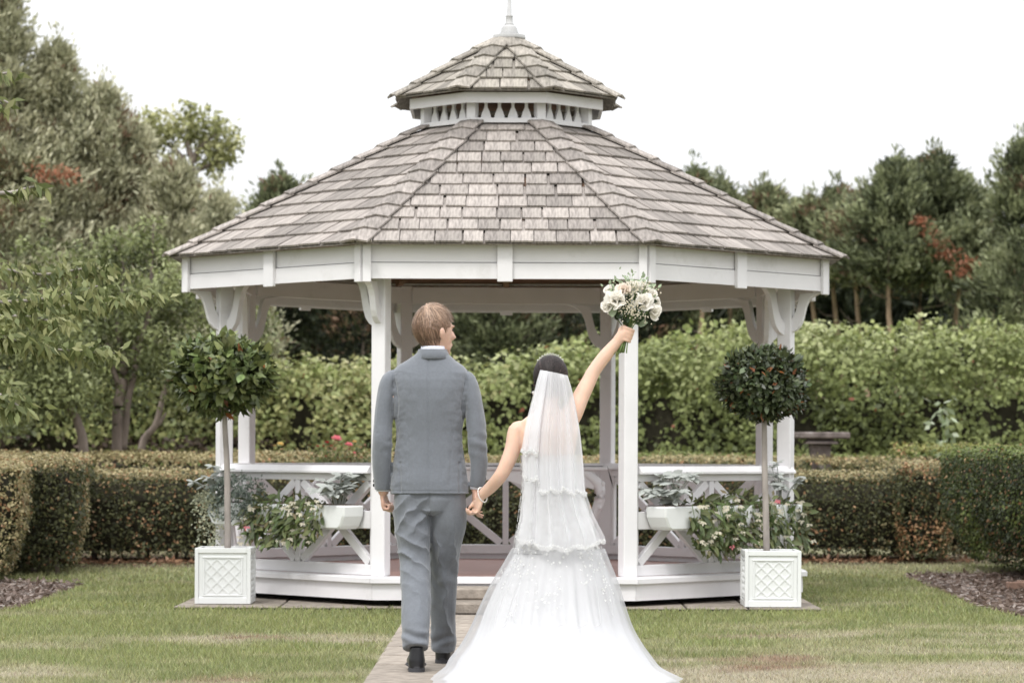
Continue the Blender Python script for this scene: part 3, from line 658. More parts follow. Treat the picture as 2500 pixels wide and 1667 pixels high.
# shoots standing above the tall hedge
n = 2600; xs_ = rng.uniform(-9, 10, n); hz = 2.50 * (.83 + .17 * np.clip((xs_ + .6) / 2.6, 0, 1) + .03 * np.clip((xs_ - 4.5) / 2, 0, 1))
cl_ = vnoise(np.c_[xs_, xs_ * 0, xs_ * 0], 2.6, 3); P = np.c_[xs_, rng.uniform(36.2, 37.3, n), hz + rng.random(n) ** 1.5 * .34 * np.clip(cl_ * 1.8 - .4, 0.1, 1) - .05]
leaves('top_shoots', P - np.array([-9.5, 37, 0]), unit(rdir(n) + np.array([0, 0, .5])), unit(rdir(n) + np.array([0, -.6, .8])), .10, .065, pal(n, [(.16, .21, .06), (.3, .33, .12), (.4, .42, .19)]), M_leaf, th)

# ------------------------------------------------ conifers and broadleaf trees
CG = [(.06, .068, .038), (.14, .155, .08), (.25, .27, .145), (.37, .385, .215), (.49, .50, .30)]
def conifer(label, x, y, top, wd, base=2.6, n=7000, cg=CG, group='conifers in the belt beyond the tall hedge', brown=.04, spray=.145, tip=.55, trunk=M_bark2, gap=.0, orange=None, name='conifer_tree', nb=150, seed=None, dk=0):
    root = thing(name, label, 'tree', (x, y, 0), 0, group)
    ld = lambda z: Vector((.12 * math.sin(z * 1.1 + x), .1 * math.sin(z * .9 + y), z))
    Ht = top; tb = MB().tube([ld(Ht * i / 7) if i else (0, 0, 0) for i in range(8)], [.064 * (1 - .85 * i / 7) + .012 for i in range(8)], 8, sub=2)
    tb.build('trunk', trunk, root, True)
    Ps, Ds, Cs = [], [], []; n = int(n * (1.25 if cg[0][0] > .11 else 1.0 if cg[0][0] > .02 else .62)); per = max(4, n // nb); br = MB()
    for i in range(nb):
        u = random.random() ** .8; z = base + (Ht - base) * u; prof = (1 - u) ** tip * (0.55 + .45 * min(1, (u + .02) / .22)); az = random.uniform(0, 2 * PI)
        Lb = wd / 2 * prof * (random.uniform(.6, 1.1) if random.random() < .8 else random.uniform(1.1, 1.5)) + .08; el = random.uniform(.15, .6) + .5 * u
        d = np.array([math.cos(az) * math.cos(el), math.sin(az) * math.cos(el), math.sin(el)]); o = np.array(ld(z - Lb * .5)); o[2] = max(o[2], base * .85)
        m_ = per; s = rng.random(m_) ** .6; P = o + d * (s * Lb)[:, None] + rng.normal(0, 1, (m_, 3)) * (.085 + .13 * (1 - s) * Lb)[:, None] * np.array([1, 1, .75]); P[:, 2] -= .12 * s * s * Lb
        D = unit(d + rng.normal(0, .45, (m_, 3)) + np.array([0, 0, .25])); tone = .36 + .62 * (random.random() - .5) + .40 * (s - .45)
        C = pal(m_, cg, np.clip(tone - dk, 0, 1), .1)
        if random.random() < brown: C = pal(m_, [(.17, .10, .065), (.26, .17, .11), (.20, .18, .10)])
        Ps.append(P); Ds.append(D); Cs.append(C)
        if i % 6 == 0: br.tube([tuple(o), tuple(o + d * Lb * .8)], [.018, .006], 4)
    # dead lower twigs
    for i in range(7):
        z = random.uniform(1.6, max(base, 1.9)); az = random.uniform(0, 2 * PI); L_ = random.uniform(.4, 1.0); c = ld(z); br.tube([c, c + Vector((math.cos(az) * L_ * .6, math.sin(az) * L_ * .6, .1 * L_)), c + Vector((math.cos(az) * L_, math.sin(az) * L_, .45 * L_))], [.016, .012, .005], 4)
    br.build('branches', M_bark, root, kind='stuff')
    # leader tuft
    m_ = 90; s = rng.random(m_); P = np.array(ld(Ht)) + np.c_[rng.normal(0, .05 + .10 * (1 - s)), rng.normal(0, .05 + .1 * (1 - s)), -.5 + s * .85]
    Ps.append(P); Ds.append(unit(rng.normal(0, .4, (m_, 3)) + np.array([0, 0, 1]))); Cs.append(pal(m_, cg, np.full(m_, .5)))
    for i in range(7):                                             # feathery side leaders breaking the outline
        az = random.uniform(0, 2 * PI); rr = wd * random.uniform(.12, .38); zt = Ht - rr * random.uniform(.9, 2.2) - .1; m_ = 60; s = rng.random(m_); ln_ = random.uniform(.4, .8)
        ox_ = math.cos(az) * rr; oy_ = math.sin(az) * rr; P = np.c_[ox_ * (1 + s * .35) + rng.normal(0, .03 + .09 * (1 - s)), oy_ * (1 + s * .35) + rng.normal(0, .03 + .09 * (1 - s)), zt - .25 + s * ln_]
        Ps.append(P); Ds.append(unit(rng.normal(0, .45, (m_, 3)) + np.array([math.cos(az) * .4, math.sin(az) * .4, 1]))); Cs.append(pal(m_, cg, np.full(m_, .5 + random.uniform(-.2, .2))))
    P = np.concatenate(Ps); D = np.concatenate(Ds); C = np.concatenate(Cs); k = len(P)
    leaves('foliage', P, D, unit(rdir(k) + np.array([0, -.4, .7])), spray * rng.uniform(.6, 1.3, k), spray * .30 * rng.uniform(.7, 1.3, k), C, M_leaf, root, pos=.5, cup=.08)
    if orange:
        for (ox, oy, oz, orr) in orange:
            m_ = int(30 + 480 * orr); P = np.array([ox - x, oy - y, oz]) + rng.normal(0, 1, (m_, 3)) * np.array([orr, orr * .5, orr * .45])
            leaves('dead_branch', P, unit(rng.normal(0, .6, (m_, 3)) + np.array([0, 0, -.4])), rdir(m_), .11, .028, pal(m_, [(.26, .09, .045), (.44, .19, .11), (.36, .2, .13)]), M_leaf, root)
    return root
def con(label, px, py, Y, wd, **k): return conifer(label, X(px, Y), Y, Z(py, Y) - .42, wd, **k)
sc = 2500 / 2352
DG = [(.035, .042, .026), (.09, .105, .058), (.18, .20, .105), (.28, .305, .165), (.40, .42, .24)]
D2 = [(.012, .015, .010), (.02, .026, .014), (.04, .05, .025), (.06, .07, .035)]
# belt on the right
def rcon(label, *a, **k):
    k.setdefault('base', 4.45); return con(label, *a, **k)

rcon('thin bare tipped conifer just right of the gazebo roof', 1700, 372, 50, 1.3, n=5250, cg=DG)
rcon('rounded pale green conifer, first wide crown right of the gazebo roof', 1765, 405, 51, 2.0, n=10500)
rcon('brownish low conifer between the pale green one and the spire topped one', 1880, 418, 51, 2.3, n=11250, brown=.2)
rcon('olive low conifer with a patchy crown in the dip of the right belt', 1985, 450, 50, 2.2, n=11250, brown=.15, orange=[(X(2050, 49.2), 49.2, Z(528, 49.2), .08)])
rcon('narrow spire topped conifer left of the tallest right crown', 2045, 420, 50, 1.5, n=6750, cg=DG)
rcon('brown tinged conifer leaning into the left flank of the tallest right crown', 2105, 425, 49, 2.0, n=11250, brown=.25)
rcon('tall dark conifer with two feathery tips, left half of the tallest right crown', 2185, 350, 48, 2.3, n=16500, cg=DG)
rcon('tall dark conifer with hanging orange dead branches, right half of the big crown', 2262, 335, 48.6, 2.9, n=19500, cg=DG, orange=[(X(2245, 47.4), 47.4, Z(533, 47.4), .09), (X(2268, 47.4), 47.4, Z(560, 47.4), .11), (X(2292, 47.3), 47.3, Z(590, 47.3), .10), (X(2312, 47.3), 47.3, Z(615, 47.3), .13), (X(2368, 47.3), 47.3, Z(637, 47.3), .07), (X(2350, 47.3), 47.3, Z(660, 47.3), .12)])
rcon('bushy conifer on the right shoulder of the big crown', 2345, 415, 49, 2.2, n=12000)
rcon('feathery conifer between the big crown and the right edge of the photo', 2420, 520, 50, 1.9, n=9000, cg=DG)
rcon('very tall dark conifer at the right edge of the photo', 2490, 300, 47, 2.3, n=16500, cg=DG, base=3.0)
rcon('small pointed conifer showing left of the gazebo roof', 668, 395, 50, 2.2, n=9750, cg=DG)
rcon('low conifer crown touching the left slope of the gazebo roof', 745, 425, 52, 1.6, n=7500)
rcon('tip of a conifer showing just above the right slope of the gazebo roof', 1610, 415, 52, 1.6, n=7500)
MIDL = ['dark conifer behind the outer left posts of the gazebo', 'dark conifer seen just right of the left bay tree crown, under the eave', 'dark conifer seen midway between the left bay tree and the left front post', 'dark conifer seen just left of the left front post', 'dark conifer whose foliage shows behind the head of the man', 'dark conifer seen through the opening, just right of the head of the man', 'dark conifer seen through the middle of the opening', 'dark conifer seen above the head of the bride', 'dark conifer seen behind the raised bouquet', 'dark conifer seen just right of the right front post', 'dark conifer seen midway between the right front post and the right bay tree']
# mid belt seen through the gazebo and dark back row
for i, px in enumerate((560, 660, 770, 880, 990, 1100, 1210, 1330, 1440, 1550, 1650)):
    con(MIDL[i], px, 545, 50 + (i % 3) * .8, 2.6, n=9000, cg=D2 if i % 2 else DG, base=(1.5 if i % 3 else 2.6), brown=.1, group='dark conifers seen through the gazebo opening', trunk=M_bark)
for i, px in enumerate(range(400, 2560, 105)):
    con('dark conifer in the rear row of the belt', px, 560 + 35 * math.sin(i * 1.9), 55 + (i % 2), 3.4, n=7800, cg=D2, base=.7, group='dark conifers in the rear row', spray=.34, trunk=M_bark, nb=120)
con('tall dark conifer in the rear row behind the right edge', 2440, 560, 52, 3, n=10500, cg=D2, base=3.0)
# the tall dense trees on the left
LG = [(.15, .155, .095), (.30, .30, .185), (.44, .43, .285), (.57, .55, .38), (.68, .65, .47)]
LT = 'large conifers on the left'
def lcon(label, px, py, Y, wd, **k): return con(label, px, py, Y, wd, cg=LG, group=LT, spray=.115, tip=.5, **k)
lcon('tallest grey green conifer at the top left corner', -10, -70, 41, 3.4, n=33000, base=1.8, brown=.08, nb=330)
lcon('tall conifer with ragged tips, second from the top left corner', 120, 60, 41.5, 2.7, n=28500, base=2, brown=.08, nb=300, orange=[(X(115, 40.2), 40.2, Z(425, 40.2), .17), (X(155, 40.2), 40.2, Z(430, 40.2), .10), ])
lcon('conifer with one feathery spike, left of the oak', 235, 160, 42, 2.3, n=21000, base=2, nb=260, brown=.16)
lcon('rounded grey green conifer in front of the oak', 315, 262, 42.5, 2.5, n=22500, base=2, nb=280)
lcon('broad conifer beneath the oak crown', 415, 350, 42, 2.6, n=22500, base=2, nb=280)
lcon('conifer with up swept tip left of the gazebo eave', 520, 425, 43, 1.9, n=12000, base=2, nb=200)
lcon('low conifer behind the left eave of the gazebo', 590, 520, 44, 1.8, n=10500, base=2, nb=180)
lcon('dark conifer low behind the apple tree', 60, 380, 43.5, 3.2, n=21000, base=1, nb=260)
lcon('dark conifer low behind the apple tree on its right', 330, 430, 44.5, 3.0, n=21000, base=1, nb=260)

def broad(label, cat, x, y, limbs, clumps, nl, ls, cols, m_bark=M_bark, name='tree', group=None, sq=(1, 1, .75)):
    root = thing(name, label, cat, (x, y, 0), 0, group); mb = MB()
    for pts, r in limbs[:1]: mb.tube([(a - x, b_ - y, c) for a, b_, c in pts], r, 10, sub=4)
    mb.build('trunk', m_bark, root, True)
    for pts, r in limbs[1:]: MB().tube([(a - x, b_ - y, c) for a, b_, c in pts], r, 7, sub=3).build('limb', m_bark, root, True)
    Ps, Cs = [], []
    for (cx, cy, cz, rr) in clumps:
        k = int(nl * rr ** 2); v = rdir(k) * (rng.random((k, 1)) ** .35) * rr * np.array(sq); sub = rdir(k // 12 + 1) * rr * .7; v = v + sub[rng.integers(0, len(sub), k)] * .35
        Ps.append(np.array([cx - x, cy - y, cz]) + v); Cs.append(cols(v, rr, k))
    P = np.concatenate(Ps); k = len(P)
    leaves('foliage', P, unit(rdir(k) + np.array([0, 0, -.35])), unit(rdir(k) * .8 + np.array([0, -.3, .9])), ls * rng.uniform(.7, 1.3, k), ls * .55 * rng.uniform(.7, 1.2, k), np.concatenate(Cs), M_leaf, root)
    return root
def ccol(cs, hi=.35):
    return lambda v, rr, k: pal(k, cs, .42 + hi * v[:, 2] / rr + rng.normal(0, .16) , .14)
OAK = [(.16, .17, .07), (.26, .27, .11), (.38, .38, .18), (.5, .48, .26)]
Y = 46.0; P3 = lambda px, py, d=0, Y=46.0: (X(px, Y + d), Y + d, Z(py, Y + d))
broad('yellow green oak with twisting limbs against the sky above the left conifers', 'tree', X(470, Y), Y,
      [([(X(470, Y), Y, 0), P3(468, 600), P3(462, 450), P3(470, 400), P3(455, 360)], [.16, .12, .08, .06, .03]),
       ([P3(462, 440), P3(450, 400), P3(420, 365), P3(390, 345)], [.06, .05, .04, .02]), ([P3(470, 400), P3(478, 372), P3(500, 350), P3(525, 330)], [.05, .04, .03, .015]),
       ([P3(460, 385), P3(455, 350), P3(462, 310), P3(460, 270)], [.04, .035, .025, .01]), ([P3(480, 420), P3(510, 405), P3(540, 395)], [.04, .03, .012])],
      [(*P3(365, 300), .30), (*P3(395, 305, .4), .34), (*P3(440, 320), .32), (*P3(470, 300), .34), (*P3(505, 312), .34), (*P3(535, 325, .4), .34), (*P3(545, 365), .30), (*P3(565, 352), .20), (*P3(515, 370), .28), (*P3(480, 350, .5), .26),
       (*P3(460, 268), .17), (*P3(452, 250), .10), (*P3(492, 270), .10), (*P3(438, 246), .07), (*P3(505, 395, .2), .28), (*P3(540, 395), .24), (*P3(520, 412), .18), (*P3(400, 350), .22), (*P3(375, 340), .3), (*P3(345, 330), .35), (*P3(355, 375), .3), (*P3(420, 400), .25)],
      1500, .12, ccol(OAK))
AP = [(.055, .065, .028), (.12, .14, .055), (.20, .225, .09), (.29, .32, .15), (.39, .41, .22)]
q = lambda px, py, d=0: P3(px, py, d, 31.0)
xg, yg = X(290, 31), 31.0
cl = [(*q(random.gauss(330, 95), random.gauss(790, 85), random.uniform(-.9, .9)), random.uniform(.22, .42)) for _ in range(46)]
cl += [(*q(px, py), r) for px, py, r in ((275, 590, .16), (272, 630, .22), (330, 560, .12), (345, 600, .2), (372, 545, .14), (370, 590, .2), (365, 640, .26), (400, 620, .22), (440, 660, .26), (480, 720, .28), (505, 790, .28), (520, 850, .24), (555, 730, .15), (470, 880, .2), (420, 930, .18), (205, 900, .25), (150, 870, .28), (60, 590, .10), (62, 620, .14), (110, 545, .08), (108, 590, .12), (112, 630, .18), (180, 600, .12), (178, 640, .2), (640, 790, .22), (650, 840, .2), (620, 740, .16))]
broad('leafy apple tree with twin trunks left of the gazebo', 'tree', xg, yg,
      [([(xg, yg, 0), q(288, 1060), q(290, 980), q(302, 930), q(300, 860)], [.075, .07, .065, .05, .04]), ([q(300, 1100), q(306, 1040), q(312, 980), q(330, 900), q(345, 820)], [.045, .045, .04, .035, .02]),
       ([q(294, 960), q(275, 900), q(262, 840)], [.04, .035, .02]), ([q(300, 880), q(285, 780), q(300, 660), q(275, 600)], [.035, .03, .02, .008]), ([q(310, 880), q(360, 780), q(370, 640), q(372, 550)], [.035, .03, .02, .006])],
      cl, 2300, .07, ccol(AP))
xg2, yg2 = X(215, 30.2), 30.2; q = lambda px, py, d=0: P3(px, py, d, 30.2)
cl = [(*q(random.gauss(85, 75), random.gauss(850, 95), random.uniform(-.8, .8)), random.uniform(.2, .38)) for _ in range(40)]
broad('leaning apple tree with a bent trunk at the left edge', 'tree', xg2, yg2,
      [([(xg2, yg2, 0), q(205, 1110), q(195, 1050), q(175, 1005), q(150, 970), q(100, 900)], [.06, .055, .05, .045, .035, .02]), ([q(165, 985), q(160, 940), q(180, 900)], [.035, .03, .01])],
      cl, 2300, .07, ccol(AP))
xg3 = X(345, 33); q = lambda px, py, d=0: P3(px, py, d, 33.0)
broad('thin slanting shrub stem between the apple tree and the potted tree', 'shrub', xg3, 33.0,
      [([(xg3, 33, 0), q(345, 1100), q(380, 1040), q(400, 960), q(420, 900)], [.05, .045, .04, .03, .02]), ([q(375, 1045), q(390, 1035), q(405, 1010)], [.03, .025, .01])],
      [(*q(425, 890), .3), (*q(455, 860), .3), (*q(400, 920), .2)], 2000, .07, ccol(AP), name='shrub')

# cherry boughs hanging in from the left edge, much nearer
def bough(label, pts, Y, n, spread=.10, hang=.09):
    pts = [(X(a, Y), Y + c, Z(b_, Y)) for a, b_, c in pts]; x0, y0, z0 = pts[0]
    root = thing('cherry_branch', label, 'branch', (x0, y0, 0), 0, 'cherry boughs reaching in from the left')
    loc = [(a - x0, b_ - y0, c) for a, b_, c in pts]; k = len(loc)
    MB().tube(loc, [.014 * (1 - .75 * i / (k - 1)) for i in range(k)], 6, sub=4).build('twig', M_greybark, root, True)
    A = np.array(loc); t = rng.random(n) * (k - 1); i = np.clip(t.astype(int), 0, k - 2); f = (t - i)[:, None]; P = A[i] * (1 - f) + A[i + 1] * f + rng.normal(0, spread * .35, (n, 3)) * np.array([1, 1, .4]) + np.array([0, 0, .01])
    D = unit(rng.normal(0, .5, (n, 3)) + np.array([.25, 0, -.75])); c = pal(n, [(.08, .10, .035), (.15, .175, .065), (.24, .255, .11), (.33, .33, .165)])
    leaves('leaf_cluster', P, D, unit(rdir(n) + np.array([0, -.7, .5])), hang * rng.uniform(.7, 1.2, n), .032, c, M_leaf, root, cup=.15)
bough('small cherry twig with hanging leaves, topmost at the left edge', [(-60, 190, 0), (0, 185, 0), (25, 180, 0)], 14.5, 26)
bough('cherry twig with hanging leaves just under the topmost one', [(-60, 255, 0), (0, 250, 0), (28, 262, 0)], 14.5, 26)
bough('drooping cherry twig in front of the orange dead branch', [(-80, 475, 0), (20, 475, 0), (70, 462, 0), (100, 458, 0)], 14.5, 60, .05)
bough('long cherry bough sloping up from the left edge level with the gazebo fascia', [(-100, 745, 0), (30, 735, .2), (120, 720, .3), (215, 690, .4)], 15.5, 330, .22)
bough('cherry bough of pale leaves ending beside the gazebo fascia', [(-60, 720, .5), (120, 740, .6), (230, 730, .7), (350, 705, .8)], 17, 380, .16)
bough('cherry bough with a bare silver stem low at the left edge', [(-100, 815, 0), (20, 830, 0), (90, 850, .2), (260, 862, .3)], 15.5, 420, .16)
bough('lowest hanging cherry bough at the left edge', [(-100, 950, 0), (-20, 960, 0), (30, 985, 0), (60, 1010, 0)], 14.5, 150, .18)
bough('short cherry bough with hanging leaves between the two long ones', [(-80, 775, .3), (40, 770, .3), (130, 790, .4)], 16, 190, .14)
# clumps of ornamental leaves at the upper left, level with the eave
bough('leafy cherry bough highest of the long ones, left of the apple tree top', [(-80, 640, .5), (60, 660, .6), (180, 640, .7), (210, 650, .7)], 18, 330, .25)

# ------------------------------------------------ stone pedestal, roses, small things beyond
px0, yp = X(2002, 31.5), 31.5
pd = thing('stone_pedestal', 'weathered stone pedestal with a broad slab top right of the gazebo', 'pedestal', (px0, yp, 0))
MB().box((0, 0, 1.27), (.64, .46, .075)).build('top_slab', M_old, pd, bevel=.015)
MB().lathe([(.27, 0), (.25, .03), (.19, .045), (.185, .07)], (0, 0, 1.172), n=4, ph=PI / 4).build('neck_moulding', M_old, pd, bevel=.006)
MB().lathe([(.20, 0), (.20, .2), (.165, .26), (.155, 1.0), (.165, 1.17)], (0, 0, 0), n=4, ph=PI / 4).build('column', M_old, pd, bevel=.01)
def flower(c, r, m, parent, n=9, name='flower'):
    mb = MB()
    for i in range(n):
        a = i * 2.4; t = i / n; el = .2 + 1.1 * (1 - t); d = Vector((math.cos(a) * math.sin(el), math.sin(a) * math.sin(el) - .35, math.cos(el))).normalized(); s = d.cross(Vector((.3, .2, 1))).normalized(); u = s.cross(d); L_ = r * (.6 + .4 * (1 - t)); c_ = Vector(c)
        mb.add([c_ - d * r * .15, c_ + d * L_ * .5 + s * L_ * .5 - u * .15 * L_, c_ + d * L_ * .95 + s * L_ * .25, c_ + d * L_ * .95 - s * L_ * .25, c_ + d * L_ * .5 - s * L_ * .5 - u * .15 * L_], [(0, 1, 2, 3, 4)])
    return mb.build(name, m, parent, True, recalc=False)
rb = thing('rose_bush', 'rose bush with pink and red roses behind the left railing', 'rose bush', (X(835, 29), 29, 0))
n = 2600; P = np.c_[rng.normal(0, .2, n), rng.normal(0, .16, n), np.clip(rng.normal(.86, .14, n), .3, 1.16)]
leaves('foliage', P, rdir(n), unit(rdir(n) + np.array([0, -.4, .8])), .045, .028, pal(n, [(.05, .07, .03), (.12, .14, .05), (.2, .19, .07), (.22, .10, .06)]), M_leaf, rb)
st = MB()
for i in range(9): st.tube([(random.uniform(-.1, .1), random.uniform(-.1, .1), 0), (random.uniform(-.25, .25), random.uniform(-.1, .1), .7), (random.uniform(-.28, .28), random.uniform(-.1, .1), 1.1)], [.008, .006, .003], 5)
st.build('canes', M_stem, rb, kind='stuff')
for px, py, r, mt in ((820, 1074, .068, M_pink), (851, 1088, .052, M_pink), (865, 1080, .03, M_yel), (798, 1082, .028, M_red), (808, 1090, .022, M_red), (775, 1091, .022, M_red), (789, 1090, .016, M_red), (865, 1107, .02, M_pink), (716, 1133, .02, M_red), (795, 1115, .014, M_red)):
    flower((X(px, 28.7) - rb.location.x, -.3, Z(py, 28.7)), r, mt, rb, 12, 'rose')
yb = thing('rose_bush', 'single yellow rose on a thin bush left of the pink roses', 'rose bush', (X(684, 30), 30, 0))
MB().tube([(0, 0, 0), (.03, 0, .6), (0, 0, Z(1087, 30))], [.008, .006, .003], 5).build('cane', M_stem, yb)
flower((0, -.02, Z(1087, 30)), .045, M_yel, yb, 12, 'rose'); flower((-.06, -.02, Z(1090, 30)), .022, M_yel, yb, 9, 'rose')
n = 260; P = np.c_[rng.normal(0, .1, n), rng.normal(0, .1, n), rng.uniform(.6, 1.1, n)]
leaves('foliage', P, rdir(n), rdir(n), .045, .028, pal(n, [(.05, .07, .03), (.12, .14, .05), (.2, .19, .07)]), M_leaf, yb)
wp = thing('pale_shrub', 'pale leaved upright shrub in front of the tall hedge on the right', 'shrub', (X(2300, 33), 33, 0))
MB().tube([(0, 0, 0), (.03, 0, .9), (0, 0, 1.6)], [.012, .009, .004], 5).build('stem', M_stem, wp)
n = 60; P = np.c_[rng.normal(0, .09, n), rng.normal(0, .06, n), rng.uniform(.8, 1.72, n)]
leaves('foliage', P, unit(rdir(n) + np.array([0, 0, -.1])), unit(rdir(n) + np.array([0, -.7, .8])), .14, .06, pal(n, [(.2, .25, .13), (.32, .37, .24), (.42, .45, .34)]), M_leaf, wp)

# ------------------------------------------------ planters and clipped bay trees
def planter(label, x, y, W=.386, Hh=.386):
    p = thing('planter', label, 'planter', (x, y, .0245), 0, 'white square planters either side of the gazebo front'); t = .022
    for sx, sy in ((0, -1), (0, 1), (-1, 0), (1, 0)):
        Mz = Matrix.Rotation(math.atan2(sx, -sy) if True else 0, 3, 'Z'); hw = W / 2
        def bx(nm, c, d, bev=.003):
            V = MB().box(Mz @ Vector(c), d, Mz); return V.build(nm, M_paint2, p, bevel=bev)
        bx('side_panel', (0, -hw + .020, Hh / 2), (W - .0515, .02, Hh - .04))
        bx('rim', (0, -hw + .0125, Hh - .0175), (W - .0505, .025, .035))
        bx('plinth', (0, -hw + .0125, .0225), (W - .0505, .025, .045))
        a = .262; z0 = .068; zc = .19
        for u0, w0, z_, h_ in ((0, a + .02, zc - a / 2, .012), (0, a + .02, zc + a / 2, .012)): bx('panel_trim', (u0, -hw + .0085, z_), (w0, .012, h_), .002)
        for s in (-1, 1): bx('panel_trim', (s * a / 2, -hw + .0088, zc), (.012, .0115, a - .02), .002)
        # raised lattice
        lt = MB(); h2 = a / 2 - .01; st_ = 2 * h2 / 3
        for i in range(-2, 3):
            for sg_ in (1, -1):
                c0 = i * st_; x0_, x1_ = max(-h2, -h2 + c0), min(h2, h2 + c0); A = Vector((x0_, -hw + .0095 + (.0006 if sg_ > 0 else 0), zc + sg_ * (x0_ - c0))); B = Vector((x1_, A.y, zc + sg_ * (x1_ - c0)))
                if (B - A).length > .02: lt.beam(Mz @ A, Mz @ B, .008, .008, Mz @ Vector((0, 1, 0)))
        lt.build('lattice', M_paint2, p)
    for sx in (-1, 1):
        for sy in (-1, 1): MB().box((sx * (W / 2 - .0125), sy * (W / 2 - .0125), Hh / 2), (.0256, .0256, Hh)).build('corner_post', M_paint2, p, bevel=.003)
    MB().box((0, 0, Hh - .06), (W - .07, W - .07, .02)).build('soil', M_soil, p)
    return p
def bay_mesh(name, m, fold=.18):
    mb = MB(); V = []; prof = [(0, .0), (.18, .30), (.45, .5), (.75, .34), (1, 0)]
    pts = []
    for i, (t, w_) in enumerate(prof):
        z = -.10 * t * t; pts.append((t, -w_, z + fold * w_)); pts.append((t, 0, z)); pts.append((t, w_, z + fold * w_))
    fc = []
    for i in range(4):
        a = i * 3; fc += [(a, a + 1, a + 4, a + 3), (a + 1, a + 2, a + 5, a + 4)]
    me = MB().add(pts, fc).mesh(name); me.materials.append(m); me.polygons.foreach_set('use_smooth', [True] * len(me.polygons)); return me
def topiary(label, x, y, zc, rx, rz, stem, m, nl, nbig, lsz, cols, mesh, rust, rmesh, pot):
    root = thing('bay_tree', label, 'potted tree', (x, y, .36), 0, 'standard bay trees in the white planters')
    MB().tube([(a - x, b_ - y, c - .36) for a, b_, c in stem], [.024, .023, .021, .019, .017], 10, sub=3).build('trunk', M_greybark, root, True)
    cc = Vector((stem[-1][0] * 0 + X0c, y, zc)) if False else Vector((x + (zc and 0), y, zc))
    def pt(shell):
        v = Vector(rdir(1)[0]); k = vnoise([[v.x * 2, v.y * 2, v.z * 2 + x]], 1.3, 6)[0]
        r = shell * (.86 + .22 * k); zz = v.z * rz * r
        if v.z < 0: zz *= .92; 
        return v, Vector((v.x * rx * r, v.y * rx * r, zz))
    off = Vector((CX - x, 0, zc - .36))
    for i in range(nbig):
        v, p = pt(random.uniform(.86, 1.0))
        if v.y > .35: v.y = -v.y; p.y = -p.y
        d = (v * .45 + Vector(rdir(1)[0]) * .95 + Vector((0, 0, .12))).normalized(); nn = (v * .8 + Vector((0, 0, .6)) + Vector(rdir(1)[0]) * .5).normalized(); s = d.cross(nn).normalized(); nn = s.cross(d)
        L_ = lsz * random.uniform(.7, 1.25); wd = L_ * .56; Mx = Matrix((d * L_, s * wd, nn * L_ * .6)).transposed().to_4x4(); Mx.translation = p + off
        o = link('leaf', rmesh if random.random() < rust else mesh, root); o.matrix_local = Mx
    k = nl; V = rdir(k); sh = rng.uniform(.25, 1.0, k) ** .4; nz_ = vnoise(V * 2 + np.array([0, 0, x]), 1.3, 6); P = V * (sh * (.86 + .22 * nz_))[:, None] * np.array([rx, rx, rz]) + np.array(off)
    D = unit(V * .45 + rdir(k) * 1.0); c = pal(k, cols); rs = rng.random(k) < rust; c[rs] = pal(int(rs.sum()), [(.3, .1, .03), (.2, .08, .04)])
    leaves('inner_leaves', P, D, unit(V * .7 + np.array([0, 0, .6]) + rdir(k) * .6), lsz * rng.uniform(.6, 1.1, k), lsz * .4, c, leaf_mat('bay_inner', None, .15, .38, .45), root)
    mb = MB()
    for i in range(14):
        v = Vector(rdir(1)[0]); v.z = abs(v.z) * .8 - .1; mb.tube([off + Vector((0, 0, -rz * .95)), off + Vector((v.x * rx * .4, v.y * rx * .4, v.z * rz * .2 - rz * .3)), off + Vector((v.x * rx * .8, v.y * rx * .8, v.z * rz * .8))], [.010, .007, .003], 5, sub=2)
    mb.build('branches', M_greybark, root, kind='stuff')
    return root
PLX, PLY = -2.0, 19.24; PRX, PRY = 1.795, 19.07
planter('white square lattice planter on the paving left of the gazebo front', PLX, PLY)
planter('white square lattice planter on the paving right of the gazebo front', PRX, PRY)
me_bay = bay_mesh('leaf', M_bay); me_bayd = bay_mesh('leaf', M_bayd); me_rust = bay_mesh('leaf', M_rust)
CX = X(545, 19.3)
topiary('ball shaped bay tree with loose bright green leaves in the left planter', PLX - .01, PLY, Z(917, 19.24), .36, .275,
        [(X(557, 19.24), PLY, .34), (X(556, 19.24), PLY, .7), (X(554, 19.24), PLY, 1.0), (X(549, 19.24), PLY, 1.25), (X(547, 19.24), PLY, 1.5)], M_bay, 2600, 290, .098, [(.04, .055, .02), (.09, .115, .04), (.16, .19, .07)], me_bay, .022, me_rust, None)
CX = X(1862, 19.1)
topiary('dense dark ball shaped bay tree with small leaves in the right planter', PRX, PRY, Z(937, 19.1), .315, .262,
        [(X(1872, 19.1), PRY, .34), (X(1869, 19.1), PRY, .7), (X(1866, 19.1), PRY, 1.0), (X(1865, 19.1), PRY, 1.25), (X(1863, 19.1), PRY, 1.5)], M_bayd, 6500, 290, .062, [(.025, .035, .016), (.05, .065, .028), (.085, .105, .045)], me_bayd, .035, me_rust, None)

